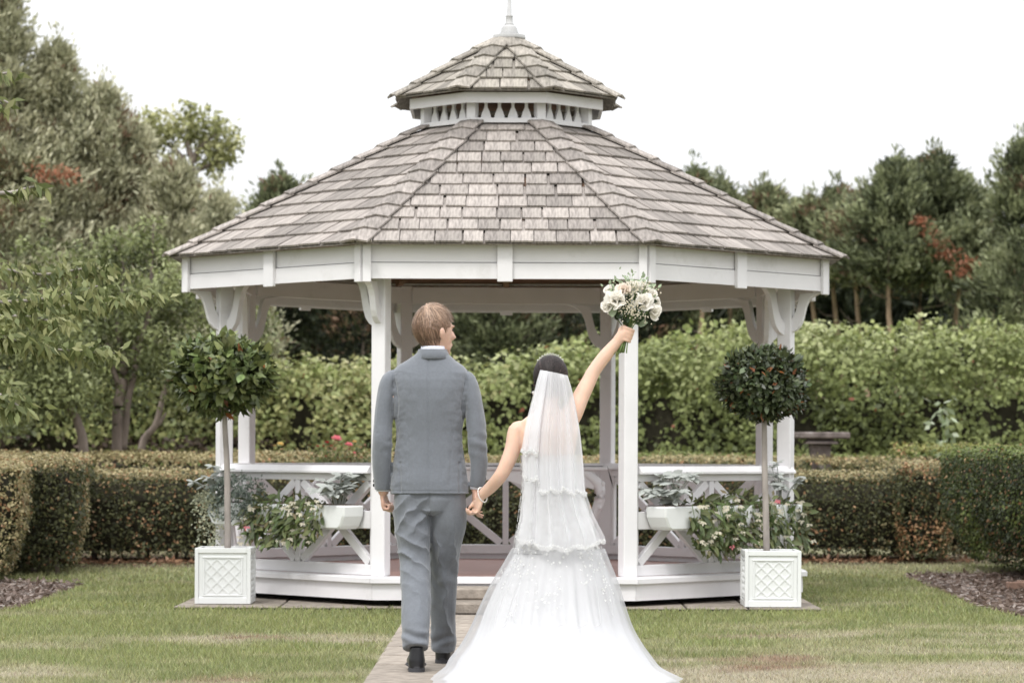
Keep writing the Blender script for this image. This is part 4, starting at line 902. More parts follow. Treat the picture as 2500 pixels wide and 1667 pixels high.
# ------------------------------------------------ flower boxes on the front railings
def side_frame(k):
    p, q = vp(k, RP, 0), vp(k + 1, RP, 0); t = (q - p).normalized(); nrm = Vector((t.y, -t.x, 0)); o = Vector((GX, GY, 0)); return p + o, t, nrm, (q - p).length
SILV = [(.30, .36, .34), (.42, .48, .46), (.55, .6, .57)]
me_sil = bay_mesh('leaf', M_silver, .1); me_beg = bay_mesh('leaf', M_beg, .25)
def put(mesh, root, p, d, up, L_, wr, name='leaf'):
    d = Vector(d).normalized(); nn = Vector(up); s = d.cross(nn).normalized(); nn = s.cross(d); Mx = Matrix((d * L_, s * L_ * wr, nn * L_ * .6)).transposed().to_4x4(); Mx.translation = p; o = link(name, mesh, root); o.matrix_local = Mx; return o
def fbox(label, k, s):
    p, t, nr, L = side_frame(k); c = p + t * s + nr * .06 + Vector((0, 0, .545)); root = thing('flower_box', label, 'flower box', c, math.atan2(t.y, t.x), 'white troughs hung on the front railings')
    W, Hh, Dp = .385, .165, .19; V = []
    prof = [(-W / 2, Hh), (-W / 2 + .008, .09), (-W / 2 + .05, .012), (-W / 2 + .075, 0), (W / 2 - .075, 0), (W / 2 - .05, .012), (W / 2 - .008, .09), (W / 2, Hh)]
    # local x along rail, y away from the post line is -y
    MB().prism(prof, (0, -Dp / 2, 0), (1, 0, 0), (0, 0, 1), Dp).build('trough', M_paint2, root, bevel=.012)
    MB().box((0, -Dp / 2, Hh - .001), (W - .03, Dp - .03, .014)).build('soil', M_soil, root)
    MB().box((-.12, .016, Hh - .012), (.025, .05, .012)).build('hook', M_paint2, root); MB().box((.12, .016, Hh - .012), (.025, .05, .012)).build('hook', M_paint2, root)
    return root, c + nr * .09 + Vector((0, 0, Hh)), t, nr
def lamb(label, c, spread, n, lean=(0, 0, 0), L_=.085, h=.10):
    root = thing('silver_plant', label, 'plant', c - Vector((0, 0, .02)), 0, 'silver leaved plants in the flower boxes'); st = MB()
    for i in range(n // 6):
        e = Vector((random.gauss(0, spread), random.gauss(0, spread * .55) - .03, h * random.uniform(.1, 1.5))) + Vector(lean) * random.uniform(.4, 1)
        st.tube([(e.x * .2, e.y * .2, 0), tuple(e * .5 + Vector((0, 0, .02))), tuple(e)], [.005, .004, .003], 5)
        for j in range(6):
            d = Vector((math.cos(j * 1.05 + i), math.sin(j * 1.05 + i) - .3, random.uniform(-.7, .45))); put(me_sil, root, e, d, (d.x * .2, -.5, 1), L_ * random.uniform(.6, 1.2), .52)
    st.build('stems', M_silver, root, kind='stuff'); return root
def begonia(label, c, t, nr, wd, drop, n, nf, rise=.1):
    root = thing('trailing_begonia', label, 'plant', c - Vector((0, 0, .02)), 0, 'trailing begonias in the flower boxes'); cnt = 0; st = MB(); big = int(n * .35); PS = []
    for i in range(n):
        a = random.uniform(-1, 1); b_ = random.random() ** .8; hgt = rise * random.uniform(.2, 1) * (1 - b_) - drop * b_ * (1 - .35 * a * a); p = t * (a * wd) + nr * (.02 + .13 * math.sin(min(1, b_ * 1.4) * PI / 2) * random.uniform(.5, 1.1)) + Vector((0, 0, hgt)) + Vector((random.gauss(0, .015), 0, 0))
        d = (t * random.gauss(0, .5) + nr * random.uniform(0, .7) + Vector((0, 0, random.uniform(-1.2, .1 if b_ > .3 else .5)))).normalized(); PS.append((p, d))
    for p, d in PS[:big]: put(me_beg, root, p, d, nr + Vector((0, 0, .5)) + Vector(rdir(1)[0]) * .3, random.uniform(.065, .11), .42)
    P = np.array([p for p, d in PS[big:]]); D = np.array([d for p, d in PS[big:]]); k = len(P)
    leaves('foliage', P, D, unit(np.array(nr)[None] * .8 + rdir(k) * .7 + np.array([0, 0, .5])), rng.uniform(.04, .08, k), .024, pal(k, [(.05, .065, .03), (.10, .12, .045), (.16, .18, .075), (.24, .19, .11)]), M_leaf, root)
    for i in range(12):
        a = random.uniform(-1, 1) * wd; st.tube([tuple(t * a * .3), tuple(t * a + nr * .1 + Vector((0, 0, .03))), tuple(t * a * 1.05 + nr * .15 + Vector((0, 0, -drop * random.uniform(.4, 1))))], [.004, .003, .002], 4, sub=3)
    st.build('stems', M_stem, root, kind='stuff')
    for i in range(nf):
        a = random.uniform(-1, 1); z = random.uniform(-drop * 1.05, rise * .5); p = t * (a * wd) + nr * random.uniform(.12, .19) + Vector((0, 0, z)); mb = MB()
        for j in range(5):
            an = j * 1.257 + random.random(); d = (Vector((math.cos(an), -.3, math.sin(an) * .6 - .55))).normalized(); s = d.cross(Vector((0, 1, .1))).normalized(); L_ = random.uniform(.022, .036)
            mb.add([p, p + d * L_ * .5 + s * L_ * .22, p + d * L_, p + d * L_ * .5 - s * L_ * .22], [(0, 1, 2, 3)])
        mb.build('flower', M_petal if random.random() < .98 else M_pink, root, recalc=False)
    return root
B = {}
for k, sd, spots in ((7, 'left', (.30, .86, 1.42)), (1, 'right', (.30, .86, 1.42))):
    for i, s in enumerate(spots):
        nth = (['at the outer end', 'in the middle', 'nearest the opening'] if k == 7 else ['nearest the opening', 'in the middle', 'at the outer end'])[i]
        B[(sd, i)] = fbox(f'white trough on the {sd} front railing, {nth}', k, s)
def pos(sd, i, ds=0): r, c, t, nr = B[(sd, i)]; return c + t * ds, t, nr
c, t, nr = pos('left', 2, .02); lamb('silver leaved plant in the left railing trough nearest the opening', c, .075, 96, (.02, 0, .08), .10, .12)
c, t, nr = pos('left', 2, -.24); begonia('trailing begonia with cream flowers beside the silver plant, nearest the groom', c, t, nr, .20, .24, 260, 18, .12)
c, t, nr = pos('left', 1, -.02); begonia('trailing begonia with cream flowers in the middle of the left railing', c, t, nr, .27, .26, 380, 20, .15)
c, t, nr = pos('left', 0, -.12); lamb('silver leaved plant in the outer left trough beside the bay stem', c, .075, 84, (-.05, 0, .08), .09, .14)
def dusty(label, c, t, nr, wd, drop, n, cs, rise=.22, group='grey bushy plants in the left troughs'):
    root = thing('grey_trailing_plant', label, 'plant', c, 0, group); a = rng.uniform(-1, 1, n); b_ = rng.random(n); T = np.array(t); Nr = np.array(nr)
    z = np.where(b_ < .55, rng.uniform(0, 1, n) * rise * (1 - .5 * a * a), -rng.uniform(0, 1, n) * drop * (1 - .3 * a * a)); P = T * (a * wd)[:, None] + Nr * (.02 + rng.uniform(0, .14, n))[:, None] + np.c_[np.zeros((n, 2)), z] + rng.normal(0, .012, (n, 3))
    P += (vnoise(P, 22, 3)[:, None] - .5) * .05
    leaves('foliage', P, rdir(n), unit(rdir(n) + Nr + np.array([0, 0, .5])), .024, .019, pal(n, cs), M_leaf, root); return root
c, t, nr = pos('left', 0, .14); dusty('grey green bushy plant behind the left bay stem', c, t, nr, .26, .12, 1500, [(.10, .13, .11), (.2, .24, .2), (.33, .37, .32)])
c, t, nr = pos('left', 0, -.16); dusty('pale creamy trailing plant hanging from the outer left trough', c, t, nr, .13, .42, 1000, [(.2, .22, .16), (.4, .42, .3), (.62, .6, .42)], .06)
c, t, nr = pos('right', 0, -.02); lamb('silver leaved plant in the right railing trough nearest the opening', c, .085, 108, (-.03, 0, .08), .10, .13)
c, t, nr = pos('right', 0, .29); begonia('trailing begonia with cream flowers, leftmost on the right railing', c, t, nr, .24, .32, 380, 26, .14)
c, t, nr = pos('right', 1, .12); begonia('large trailing begonia in the middle of the right railing', c, t, nr, .28, .33, 400, 28, .16)
c, t, nr = pos('right', 2, -.02); begonia('trailing begonia hanging behind the right bay stem', c, t, nr, .22, .30, 320, 22, .14)
c, t, nr = pos('right', 2, .05); lamb('silver leaved plant in the outermost right trough', c, .06, 54, (.02, 0, .12), .075, .15)
# ------------------------------------------------ people
def bend(d, n, a): return d * math.cos(a) + n * math.sin(a)
def hand(mb, wrist, d, a, n, s=1.0, curl=(35, 55, 40), thumb=(.6, .5, .3), spread=.0, seg_n=10):
    """palm and five separate fingers; d along the hand, a towards the thumb side, n out of the palm"""
    w_ = Vector(wrist); d, a, n = Vector(d).normalized(), Vector(a).normalized(), Vector(n).normalized()
    M3 = Matrix((a, n, d)).transposed()
    mb.ball(w_ + d * .045 * s, (.040 * s, .016 * s, .052 * s), 16, 10, M3); mb.ball(w_ + d * .035 * s + a * .022 * s + n * .006 * s, (.018 * s, .016 * s, .032 * s), 12, 8, M3)
    mb.tube([w_ - d * .03 * s, w_ + d * .03 * s], [(.026 * s, .019 * s), (.031 * s, .018 * s)], 12, ref=n)
    for i, ln in enumerate((.072, .080, .075, .058)):
        root = w_ + d * (.083 - .004 * abs(i - 1.2)) * s + a * (1.5 - i) * .0185 * s; p = root; pts = [root - d * .02 * s, p]; an = 0; cd = d + a * spread * (1.5 - i) * .15
        for fr, c in zip((.45, .30, .25), curl):
            an += R(c + i * 3); q = bend(cd, n, an); p = p + q * ln * fr * s; pts.append(p)
        r0 = (.0092, .0095, .009, .0078)[i] * s; mb.tube(pts, [r0, r0, r0 * .95, r0 * .88, r0 * .7], 9, sub=3); mb.ball(pts[-1], r0 * .72, 8, 6)
    r = w_ + d * .022 * s + a * .026 * s; t1 = (d * thumb[0] + a * thumb[1] + n * thumb[2]).normalized(); t2 = (d * .9 + n * .45 - a * .05).normalized()
    mb.tube([r - t1 * .01, r + t1 * .034 * s, r + t1 * .034 * s + t2 * .026 * s, r + t1 * .034 * s + t2 * .046 * s], [.0125 * s, .0115 * s, .0105 * s, .008 * s], 10, sub=3)

def gl(xd, yd, Y0=13.8, x0=987.0): s_ = F / Y0 / 1.06293; return (xd - x0) / s_, H + (1030.1 - yd) / s_
GRX = X(987 * 1.06293, 13.8)
gr = thing('person', 'man in a grey suit walking away, looking right and holding the woman by the hand', 'person', (GRX, 13.8, .008))
ZS = .008
# --- head frame
th_ = R(60); fw = Vector((math.sin(th_), math.cos(th_), -.05)).normalized(); sd = Vector((math.cos(th_), -math.sin(th_), 0)); upv = sd.cross(fw).normalized(); HC = Vector((.022, .01, 1.700 - ZS))
HM = Matrix((sd, fw, upv)).transposed()
hp = lambda s_, f_, u_: HC + sd * s_ + fw * f_ + upv * u_
bd = MB()
bd.ball(HC, (.074, .094, .108), 24, 16, HM)
bd.ball(hp(0, .035, -.035), (.058, .062, .075), 20, 14, HM)
bd.ball(hp(0, .052, -.082), (.044, .042, .036), 18, 12, HM)      # jaw
bd.ball(hp(0, .078, -.108), (.02, .018, .015), 12, 8, HM)        # chin
bd.tube([hp(0, .088, .012), hp(0, .100, -.012), hp(0, .116, -.036)], [.008, .011, .0125], 10, sub=3)  # nose
bd.ball(hp(0, .100, -.040), (.016, .012, .008), 10, 8, HM)
for s_ in (-1, 1):
    bd.ball(hp(s_ * .032, .078, -.028), (.02, .018, .02), 12, 8, HM)    # cheek
    bd.ball(hp(s_ * .028, .086, .022), (.024, .008, .007), 12, 8, HM)   # brow
    E0 = hp(s_ * .084, -.000, -.022)                                    # ear
    bd.ball(E0, (.009, .017, .030), 12, 10, HM); bd.ball(hp(s_ * .092, -.006, -.014), (.007, .016, .024), 12, 10, HM); bd.ball(hp(s_ * .084, .004, -.046), (.006, .008, .010), 8, 6, HM)
bd.ball(hp(0, .096, -.066), (.020, .008, .0045), 12, 8, HM); bd.ball(hp(0, .095, -.075), (.018, .008, .005), 12, 8, HM)  # lips
bd.tube([(.012, .0, 1.44 - ZS), (.012, .005, 1.54 - ZS), (.018, .012, 1.60 - ZS), (.022, .018, 1.66 - ZS)], [.066, .058, .056, .058], 18, sub=2)
# torso, arms, legs inside the clothes
bd.rings([(0, 0, z, a, b_) for z, a, b_ in ((.82, .08, .06), (.90, .145, .095), (1.05, .145, .095), (1.2, .145, .10), (1.36, .17, .10), (1.43, .165, .085), (1.48, .10, .06))], 28, 2.2)
for s_, sh in ((-1, [(-.17, 0, 1.41), (-.222, -.01, 1.28), (-.23, -.03, 1.15), (-.234, .0, 1.0), (-.233, .035, .87)]), (1, [(.17, 0, 1.41), (.218, -.01, 1.28), (.228, -.03, 1.13), (.238, -.02, 1.0), (.234, -.01, .885)])):
    bd.tube(sh, [.045, .042, .038, .034, .027], 12, sub=3)
bd.tube([(-.08, 0, .85), (-.075, -.03, .5), (-.06, -.22, .28), (-.055, -.275, .06)], [.062, .048, .040, .028], 12, sub=3)
bd.tube([(.08, 0, .85), (.077, .13, .5), (.07, .23, .28), (.065, .28, .06)], [.062, .048, .040, .028], 12, sub=3)
hand(bd, (-.234, .040, .873), (.06, .10, -1), (.10, 1, .10), (1, -.12, 0), .97, (65, 80, 60), (.7, .25, .35))
hand(bd, (.232, -.012, .888), (-.06, .05, -1), (-.15, 1, .05), (1, .2, .05), .97, (12, 25, 20), (.6, .4, .35))
fuse('body', bd, .0058, M_skin, gr, 3)
for s_ in (-1, 1):
    MB().ball(hp(s_ * .030, .083, .004), (.011, .007, .007), 12, 8, HM).build('eye', mat('eye_dark', (.05, .04, .035), .2, .5), gr, True)
# --- hair
def hair_ok(v):   # local (side, fore, up), unit-ish
    s_, f_, u_ = v
    if u_ > .40: return f_ < .88
    if u_ > .12: return f_ < .62
    if u_ > -.12: return f_ < .30
    return f_ < -.02 - (u_ + .12) * .3 and u_ > -.74 - .10 * math.sin(s_ * 23)
cp = MB(); V = []; n_, k_ = 48, 28
for j in range(k_ + 1):
    for i in range(n_):
        t = PI * (j + .02) / (k_ + .04); a = 2 * PI * i / n_; V.append(Vector((math.sin(t) * math.cos(a), math.sin(t) * math.sin(a), math.cos(t))))
tp = lambda v: 1 - .30 * max(0, -v.z) ** 1.4
P_ = [hp(v.x * .083 * tp(v), v.y * .102 * tp(v) - .006, v.z * .118 * (1 if v.z > 0 else .92) + .002) for v in V]; fc = []
for j in range(k_):
    for i in range(n_):
        q = (j * n_ + i, j * n_ + (i + 1) % n_, (j + 1) * n_ + (i + 1) % n_, (j + 1) * n_ + i); c = sum((V[x_] for x_ in q), Vector()) / 4
        if hair_ok(c): fc.append(q)
hc = cp.add(P_, fc).build('hair', M_hair, gr, True); sm = hc.modifiers.new('s', 'SOLIDIFY'); sm.thickness = .012; sm.offset = -1
hcV = []; hcC = []
pole = Vector((.1, -.45, .88)).normalized(); e1 = pole.cross(Vector((0, 1, 0))).normalized(); e2 = pole.cross(e1)
for i in range(4200):
    ph = random.uniform(0, 2 * PI); t0 = random.uniform(0, 1.3) * random.random(); ln = random.uniform(.5, 1.5); lift = random.choice((1.0, 1.0, 1.03, 1.06, 1.0)) * random.uniform(1.0, 1.035); sw = random.uniform(-.25, .25); base = random.uniform(.45, 1.6); pr = None; cg_ = random.random()
    for j in range(8):
        t = t0 + ln * j / 7; an = ph + sw * (j / 7) ** 2; v = pole * math.cos(t) + (e1 * math.cos(an) + e2 * math.sin(an)) * math.sin(t)
        if not hair_ok((v.x, v.y, v.z + (.34 if v.y < .0 else .14) * random.random())) and v.z < .45: break
        if v.z < .25 and v.y > .45: break
        r_ = lift + (.02 * math.sin(j * .9 + i)) + (.05 if (i % 37 == 0) else 0) * math.sin(PI * j / 7)
        r_ += (.10 * random.random() ** 4) * (j / 7); p = hp(v.x * .085 * r_ * tp(v), v.y * .104 * r_ * tp(v) - .006, v.z * .119 * r_ * (1 if v.z > 0 else .95) + .003); w2 = .0016 * (1 - .6 * j / 7)
        tan_ = (pole.cross(v)); tw = (HM @ tan_.normalized()) * w2 if tan_.length > .01 else Vector((w2, 0, 0))
        if pr is not None:
            lo, hi = (pr[0] - pr[1], pr[0] + pr[1]); hcV += [lo, hi, p + tw, p - tw]; c_ = Vector((.19, .11, .07)).lerp(Vector((.60, .43, .31)), max(0, v.z) * .55 + .35 * cg_ * cg_) * base; c_ = c_.lerp(Vector((.07, .04, .028)), max(0, min(1, (-v.z - .35) * 1.6)) * .6); hcC.append(tuple(c_))  # crown highlight put into the strand colour, lighter brown towards the top
        pr = (p, tw)
np_mesh('hair_strands', np.array([tuple(v) for v in hcV]), 4, np.array(hcC), leaf_mat('hair_strand', None, .1, .45, .5), gr, 'stuff')
# --- shirt collar
MB().rings([(.013, .005, 1.555 - ZS, .066, .068), (.014, .008, 1.60 - ZS, .062, .066), (.015, .009, 1.617 - ZS, .061, .064)], 32, 2.0, False).build('shirt_collar', M_shirt, gr, True).modifiers.new('s', 'SOLIDIFY').thickness = .004
for sx, px_, py_, pz in ((-1, -.233, .018, .892), (1, .237, -.018, .905)):
    MB().rings([(px_, py_ + .01, pz - .012, .036, .033), (px_, py_ + .006, pz + .02, .037, .034)], 24, 2.0, True).build('shirt_cuff', M_shirt, gr, True)
# --- jacket
jk = MB()
jk.rings([(.003, -.005, .871, .196, .132), (.0, -.004, .93, .193, .130), (-.002, 0, 1.0, .184, .122), (-.003, 0, 1.06, .176, .116), (-.003, .0, 1.13, .166, .112), (-.003, .0, 1.18, .165, .113), (-.001, 0, 1.26, .176, .120), (.002, 0, 1.34, .186, .125), (.002, 0, 1.40, .193, .123), (.002, .0, 1.44, .196, .116), (.002, .0, 1.475, .196, .102), (.003, .002, 1.51, .166, .086), (.006, .005, 1.54, .120, .076), (.010, .008, 1.565, .088, .072), (.012, .01, 1.58, .074, .070)], 44, 2.25)
jk.tube([(-.160, 0, 1.452), (-.202, -.004, 1.434), (-.222, -.010, 1.35), (-.234, -.020, 1.22), (-.238, -.032, 1.13), (-.240, -.012, 1.02), (-.235, .018, .893)], [(.044, .050), (.043, .056), (.046, .062), (.048, .060), (.050, .058), (.047, .053), (.041, .046)], 22, sub=4, ref=(0, 1, 0))
jk.tube([(.155, 0, 1.452), (.190, -.004, 1.434), (.212, -.010, 1.35), (.234, -.024, 1.22), (.240, -.036, 1.12), (.247, -.028, 1.02), (.238, -.014, .905)], [(.044, .050), (.043, .056), (.046, .062), (.048, .060), (.049, .056), (.044, .048), (.037, .042)], 22, sub=4, ref=(0, 1, 0))
def jdisp(co, no):
    x, y, z = co.T; d = np.zeros(len(co)); back = no[:, 1] < -.15; ax = np.abs(x - .003); g = lambda v, w_: np.exp(-(v / w_) ** 2)
    d -= .0045 * g(x + .002 + .004 * np.sin(z * 5), .0055) * back * (z < 1.545)                         # centre seam
    xs_ = .163 + .028 * np.clip((1.47 - z) / .13, -1, 1) ** 2 * (z > 1.34) + 0
    arm = .190 - .030 * g(z - 1.31, .12); d -= .006 * g(ax - arm, .006) * back * (z > 1.24) * (z < 1.50)  # armhole seams
    d -= .002 * g(ax - (.105 + .035 * (z - 1.0) + .03 * g(z - 1.35, .12)), .005) * back * (z < 1.30) * .7      # side panel seams
    d -= .006 * g(ax - .150, .006) * back * (z < 1.03)                                                         # vents
    # soft drag folds from the armholes and at the waist, creases in the sleeves
    w1 = fbm(np.c_[x * 1.0, y * .3, z * .45], 17, 2) - .5; w2 = fbm(np.c_[x * .6 + z * .9 * np.sign(x), y * .3, z * .5 - x * np.sign(x)], 20, 6) - .5
    d += back * (.009 * w1 + .022 * w2 * np.clip((ax - .05) * 8, 0, 1)) * (ax < .19) * np.where(z > 1.48, .3, 1)
    sl = ax > .192; ph = z * 95 + 14 * (y + .3) * np.sign(x) + 3.0 * fbm(co, 9, 4)
    d += sl * .0030 * np.sin(ph * 1.0 + x * 40) * g(z - 1.13, .06) * (fbm(co, 11, 3) > .45) + sl * .011 * (fbm(np.c_[x, y, z * .45], 16, 9) - .5) 
    d -= .003 * g(z - .884, .003)
    return co + no * d[:, None]
fuse('jacket', jk, .0049, M_suit, gr, 2, jdisp)
# collar of the jacket: a folded band round the neck
cb = MB(); V = []; n_ = 40
for i in range(n_ + 1):
    a = R(-205 + 230 * i / n_ + 0); ca, sa = math.cos(a), math.sin(a); dn = max(0, (sa + .2)) * .05
    for r_, z_ in ((.064, 1.545), (.0645, 1.590), (.071, 1.594), (.080, 1.574), (.094, 1.545)): V.append((.013 + r_ * ca * 1.02, .009 + r_ * sa * .96, z_ - ZS * 0 - dn))
cb.add(V, [(i * 5 + j, i * 5 + j + 1, (i + 1) * 5 + j + 1, (i + 1) * 5 + j) for i in range(n_) for j in range(4)]).build('jacket_collar', M_suit, gr, True).modifiers.new('s', 'SOLIDIFY').thickness = .004
for i in range(4):
    MB().ball((-.281 + .001 * i, .012 - .004 * i, .912 + .022 * i), (.005, .009, .009), 10, 6).build('cuff_button', M_black, gr, True)
for i in range(3):
    MB().ball((.277 + .002 * i, -.028, .925 + .022 * i), (.005, .009, .009), 10, 6).build('cuff_button', M_black, gr, True)
# --- trousers
tr = MB()
tr.rings([(.002, -.005, .765, .06, .06), (.002, -.005, .785, .13, .105), (.003, -.004, .84, .176, .118), (.003, -.002, .89, .178, .116), (0, 0, 1.0, .165, .108)], 36, 2.3)
tr.tube([(-.084, -.005, .86), (-.086, -.012, .735), (-.079, -.028, .62), (-.070, -.05, .52), (-.066, -.10, .43), (-.062, -.17, .32), (-.058, -.235, .22), (-.055, -.275, .115)], [(.090, .108), (.091, .102), (.086, .092), (.080, .084), (.077, .080), (.074, .080), (.070, .082), (.063, .080)], 26, sub=4, ref=(0, 1, 0))
tr.tube([(.090, -.0, .86), (.096, .015, .735), (.081, .06, .62), (.070, .115, .52), (.068, .15, .43), (.067, .19, .32), (.066, .235, .20), (.063, .272, .075)], [(.090, .108), (.090, .102), (.083, .092), (.075, .082), (.070, .078), (.067, .080), (.064, .082), (.060, .080)], 26, sub=4, ref=(0, 1, 0))
def tdisp(co, no):
    x, y, z = co.T; d = np.zeros(len(co)); back = np.clip(-no[:, 1] + .2, 0, 1); L = x < .003; g = lambda v, w_: np.exp(-(v / w_) ** 2)
    q1 = fbm(co, 8, 3)
    rg = lambda p: 1 - 2 * np.abs(np.sin(p)) ** .6
    d += L * back * .013 * rg(z * 40 + x * 22 + 4 * q1) * g(z - .58, .10)           # creases behind the bent knee
    d += L * back * .012 * rg(z * 34 - x * 40 + 4 * q1) * g(z - .76, .08)
    d += L * back * .0035 * rg(z * 22 + x * 20 + 6 * q1) * g(z - .38, .10)
    d += L * back * .011 * np.sin(z * 95 + x * 30 + 4 * q1) * g(z - .17, .035)
    d += (~L) * back * (.0085 * rg(x * 36 + z * 5 + 4 * q1) * np.clip((.80 - z) * 5, 0, 1) + .009 * np.sin(z * 90 - x * 30 + 3 * q1) * g(z - .12, .03) + .006 * np.sin(z * 50 + x * 40 + 4 * q1) * g(z - .45, .06))
    d += .020 * (fbm(np.c_[x * 1.3, y, z * .5], 9, 8) - .5)
    d -= .006 * g(x - .003, .008) * (no[:, 1] < -.1) * (z > .76)
    return co + no * d[:, None]
fuse('trousers', tr, .0052, M_trs, gr, 2, tdisp)
# --- shoes
def shoe(x, y, rot, pitch):
    r_ = bpy.data.objects.new('shoe', None); col.objects.link(r_); r_.parent = gr; r_.location = (x, y, 0.0); r_.rotation_euler = (pitch, 0, rot)
    u = MB(); u.rings([(0, .0, .02, .040, .045), (0, .0, .06, .041, .044), (0, .0, .10, .036, .040), (0, .0, .125, .033, .038)], 24, 2.2); u.tube([(0, .0, .045), (0, .07, .055), (0, .15, .045), (0, .21, .032), (0, .24, .028)], [(.040, .038), (.043, .045), (.047, .033), (.043, .024), (.028, .016)], 20, sub=3, ref=(0, 0, 1))
    fuse('upper', u, .005, M_black, r_, 3)
    so_ = [(.040 * math.cos(a), .0 + .045 * math.sin(a)) for a in [R(180 + 15 * i) for i in range(13)]] + [(.042, .07), (.052, .15), (.046, .21), (.022, .252), (-.022, .252), (-.046, .21), (-.052, .15), (-.042, .07)]
    MB().prism(so_, (0, 0, .0265), (1, 0, 0), (0, 1, 0), .011).build('sole', M_sole, r_, bevel=.002)
    he = [(.041 * math.cos(a), .0 + .046 * math.sin(a)) for a in [R(180 + 15 * i) for i in range(13)]] + [(.041, .03), (-.041, .03)]
    MB().prism(he, (0, 0, .0105), (1, 0, 0), (0, 1, 0), .021).build('heel', M_sole, r_, bevel=.002)
shoe(-.052, -.285, .06, 0); shoe(.064, .27, -.06, 0)

# ============ bride
BY = 13.6; BX = X(1262 * 1.06293, BY)
br_ = thing('person', 'woman in a white strapless wedding dress raising a bouquet, seen from behind', 'person', (BX, BY, .008))
def bl(xd, yd): s_ = F / BY / 1.06293; return (xd - 1262) / s_, H + (1030.1 - yd) / s_ - ZS
hcx, hcz = bl(1264, 868)
b2 = MB()
BC = Vector((hcx, .0, hcz))
b2.ball(BC, (.072, .088, .102), 24, 16); b2.ball(BC + Vector((-.008, .035, -.035)), (.056, .058, .07), 18, 12); b2.ball(BC + Vector((-.012, .05, -.078)), (.036, .036, .03), 16, 10)
b2.tube([BC + Vector((-.014, .085, .0)), BC + Vector((-.016, .102, -.035))], [.008, .011], 10, sub=2); b2.ball(BC + Vector((-.014, .087, -.066)), (.018, .008, .008), 10, 8)
for s_ in (-1, 1):
    b2.ball(BC + Vector((s_ * .076, .0, -.026)), (.008, .015, .027), 12, 8); b2.ball(BC + Vector((s_ * .028 - .01, .08, .012)), (.02, .008, .006), 10, 6); b2.ball(BC + Vector((s_ * .028 - .01, .072, -.03)), (.018, .014, .018), 10, 6)
zz_ = lambda y: bl(0, y)[1]; xx_ = lambda x: bl(x, 0)[0]
b2.tube([(-.002, .0, zz_(985)), (-.001, .0, zz_(950)), (.0, .002, zz_(920)), (.002, .01, zz_(890))], [.060, .052, .046, .047], 16, sub=3)
b2.rings([(.03, 0, zz_(1290), .17, .13), (.028, 0, zz_(1230), .172, .135), (.02, 0, zz_(1170), .15, .12), (.008, .0, zz_(1115), .122, .098), (.0, .0, zz_(1085), .120, .094), (-.004, 0, zz_(1050), .128, .096), (-.006, 0, zz_(1015), .140, .098), (-.006, .0, zz_(990), .148, .092), (-.004, .0, zz_(968), .140, .080), (-.002, .0, zz_(953), .100, .066), (-.0, .0, zz_(940), .062, .054)], 36, 2.15)
sh = [(xx_(1200), .0, zz_(985)), (xx_(1186), .0, zz_(990)), (xx_(1178), -.012, zz_(1030)), (xx_(1162), -.02, zz_(1070)), (xx_(1148), -.005, zz_(1095)), (xx_(1126), .06, zz_(1120)), (xx_(1106), .10, zz_(1138))]
b2.tube(sh, [.040, .044, .041, .036, .034, .031, .025], 16, sub=4)
sh = [(xx_(1295), .0, zz_(975)), (xx_(1314), .005, zz_(948)), (xx_(1334), .03, zz_(910)), (xx_(1352), .05, zz_(875)), (xx_(1366), .055, zz_(848)), (xx_(1392), .055, zz_(813)), (xx_(1422), .055, zz_(778))]
b2.tube(sh, [.060, .053, .042, .037, .034, .033, .025], 16, sub=4)
for s_ in (-1, 1): b2.tube([(.02 + s_ * .075, 0, zz_(1270)), (.02 + s_ * .07, .02, .35), (.02 + s_ * .06, .03, .10)], [.09, .055, .04], 12, sub=2); b2.tube([(.02 + s_ * .06, .02, .06), (.02 + s_ * .06, .12, .03), (.02 + s_ * .06, .19, .02)], [.035, .035, .02], 10)
# raised hand: fingers close round the stems
hz_ = Vector((xx_(1433), .062, zz_(763))); ax_ = Vector((xx_(1450) - xx_(1424), 0, zz_(735) - zz_(812))).normalized(); lf = Vector((ax_.z, 0, -ax_.x)); nr_ = Vector((0, -1, 0))
SA = lambda t: Vector((xx_(1438), .068, zz_(766))) + ax_ * t
b2.ball(hz_ - lf * .008 + ax_ * .004 + nr_ * .010, (.026, .020, .038), 16, 10, Matrix((lf, nr_, ax_)).transposed()); b2.tube([Vector((xx_(1416), .055, zz_(785))), hz_ + nr_ * .01], [.027, .030], 12)
for i in range(4):
    c = SA(.030 - i * .0195); r_ = (.0088, .009, .0086, .0076)[i]
    b2.tube([c - lf * .028 + nr_ * .028, c - lf * .004 + nr_ * .034, c + lf * .020 + nr_ * .027, c + lf * .030 + nr_ * .006, c + lf * .022 - nr_ * .016, c + lf * .004 - nr_ * .022], [r_, r_ * 1.05, r_, r_, r_ * .9, r_ * .75], 10, sub=3)
c = SA(.036); b2.tube([c - lf * .03 + nr_ * .004 - ax_ * .03, c - lf * .022 - nr_ * .016, c + lf * .0 - nr_ * .030 + ax_ * .008, c + lf * .018 - nr_ * .028 + ax_ * .012], [.013, .012, .0105, .008], 10, sub=3)
hand(b2, (xx_(1105), .105, zz_(1141)), (-.30, .15, -1.0), (-.3, .9, .2), (-.9, -.35, .2), .92, (40, 60, 45), (.6, .5, .3))
fuse('body', b2, .0056, M_skinb, br_, 4)
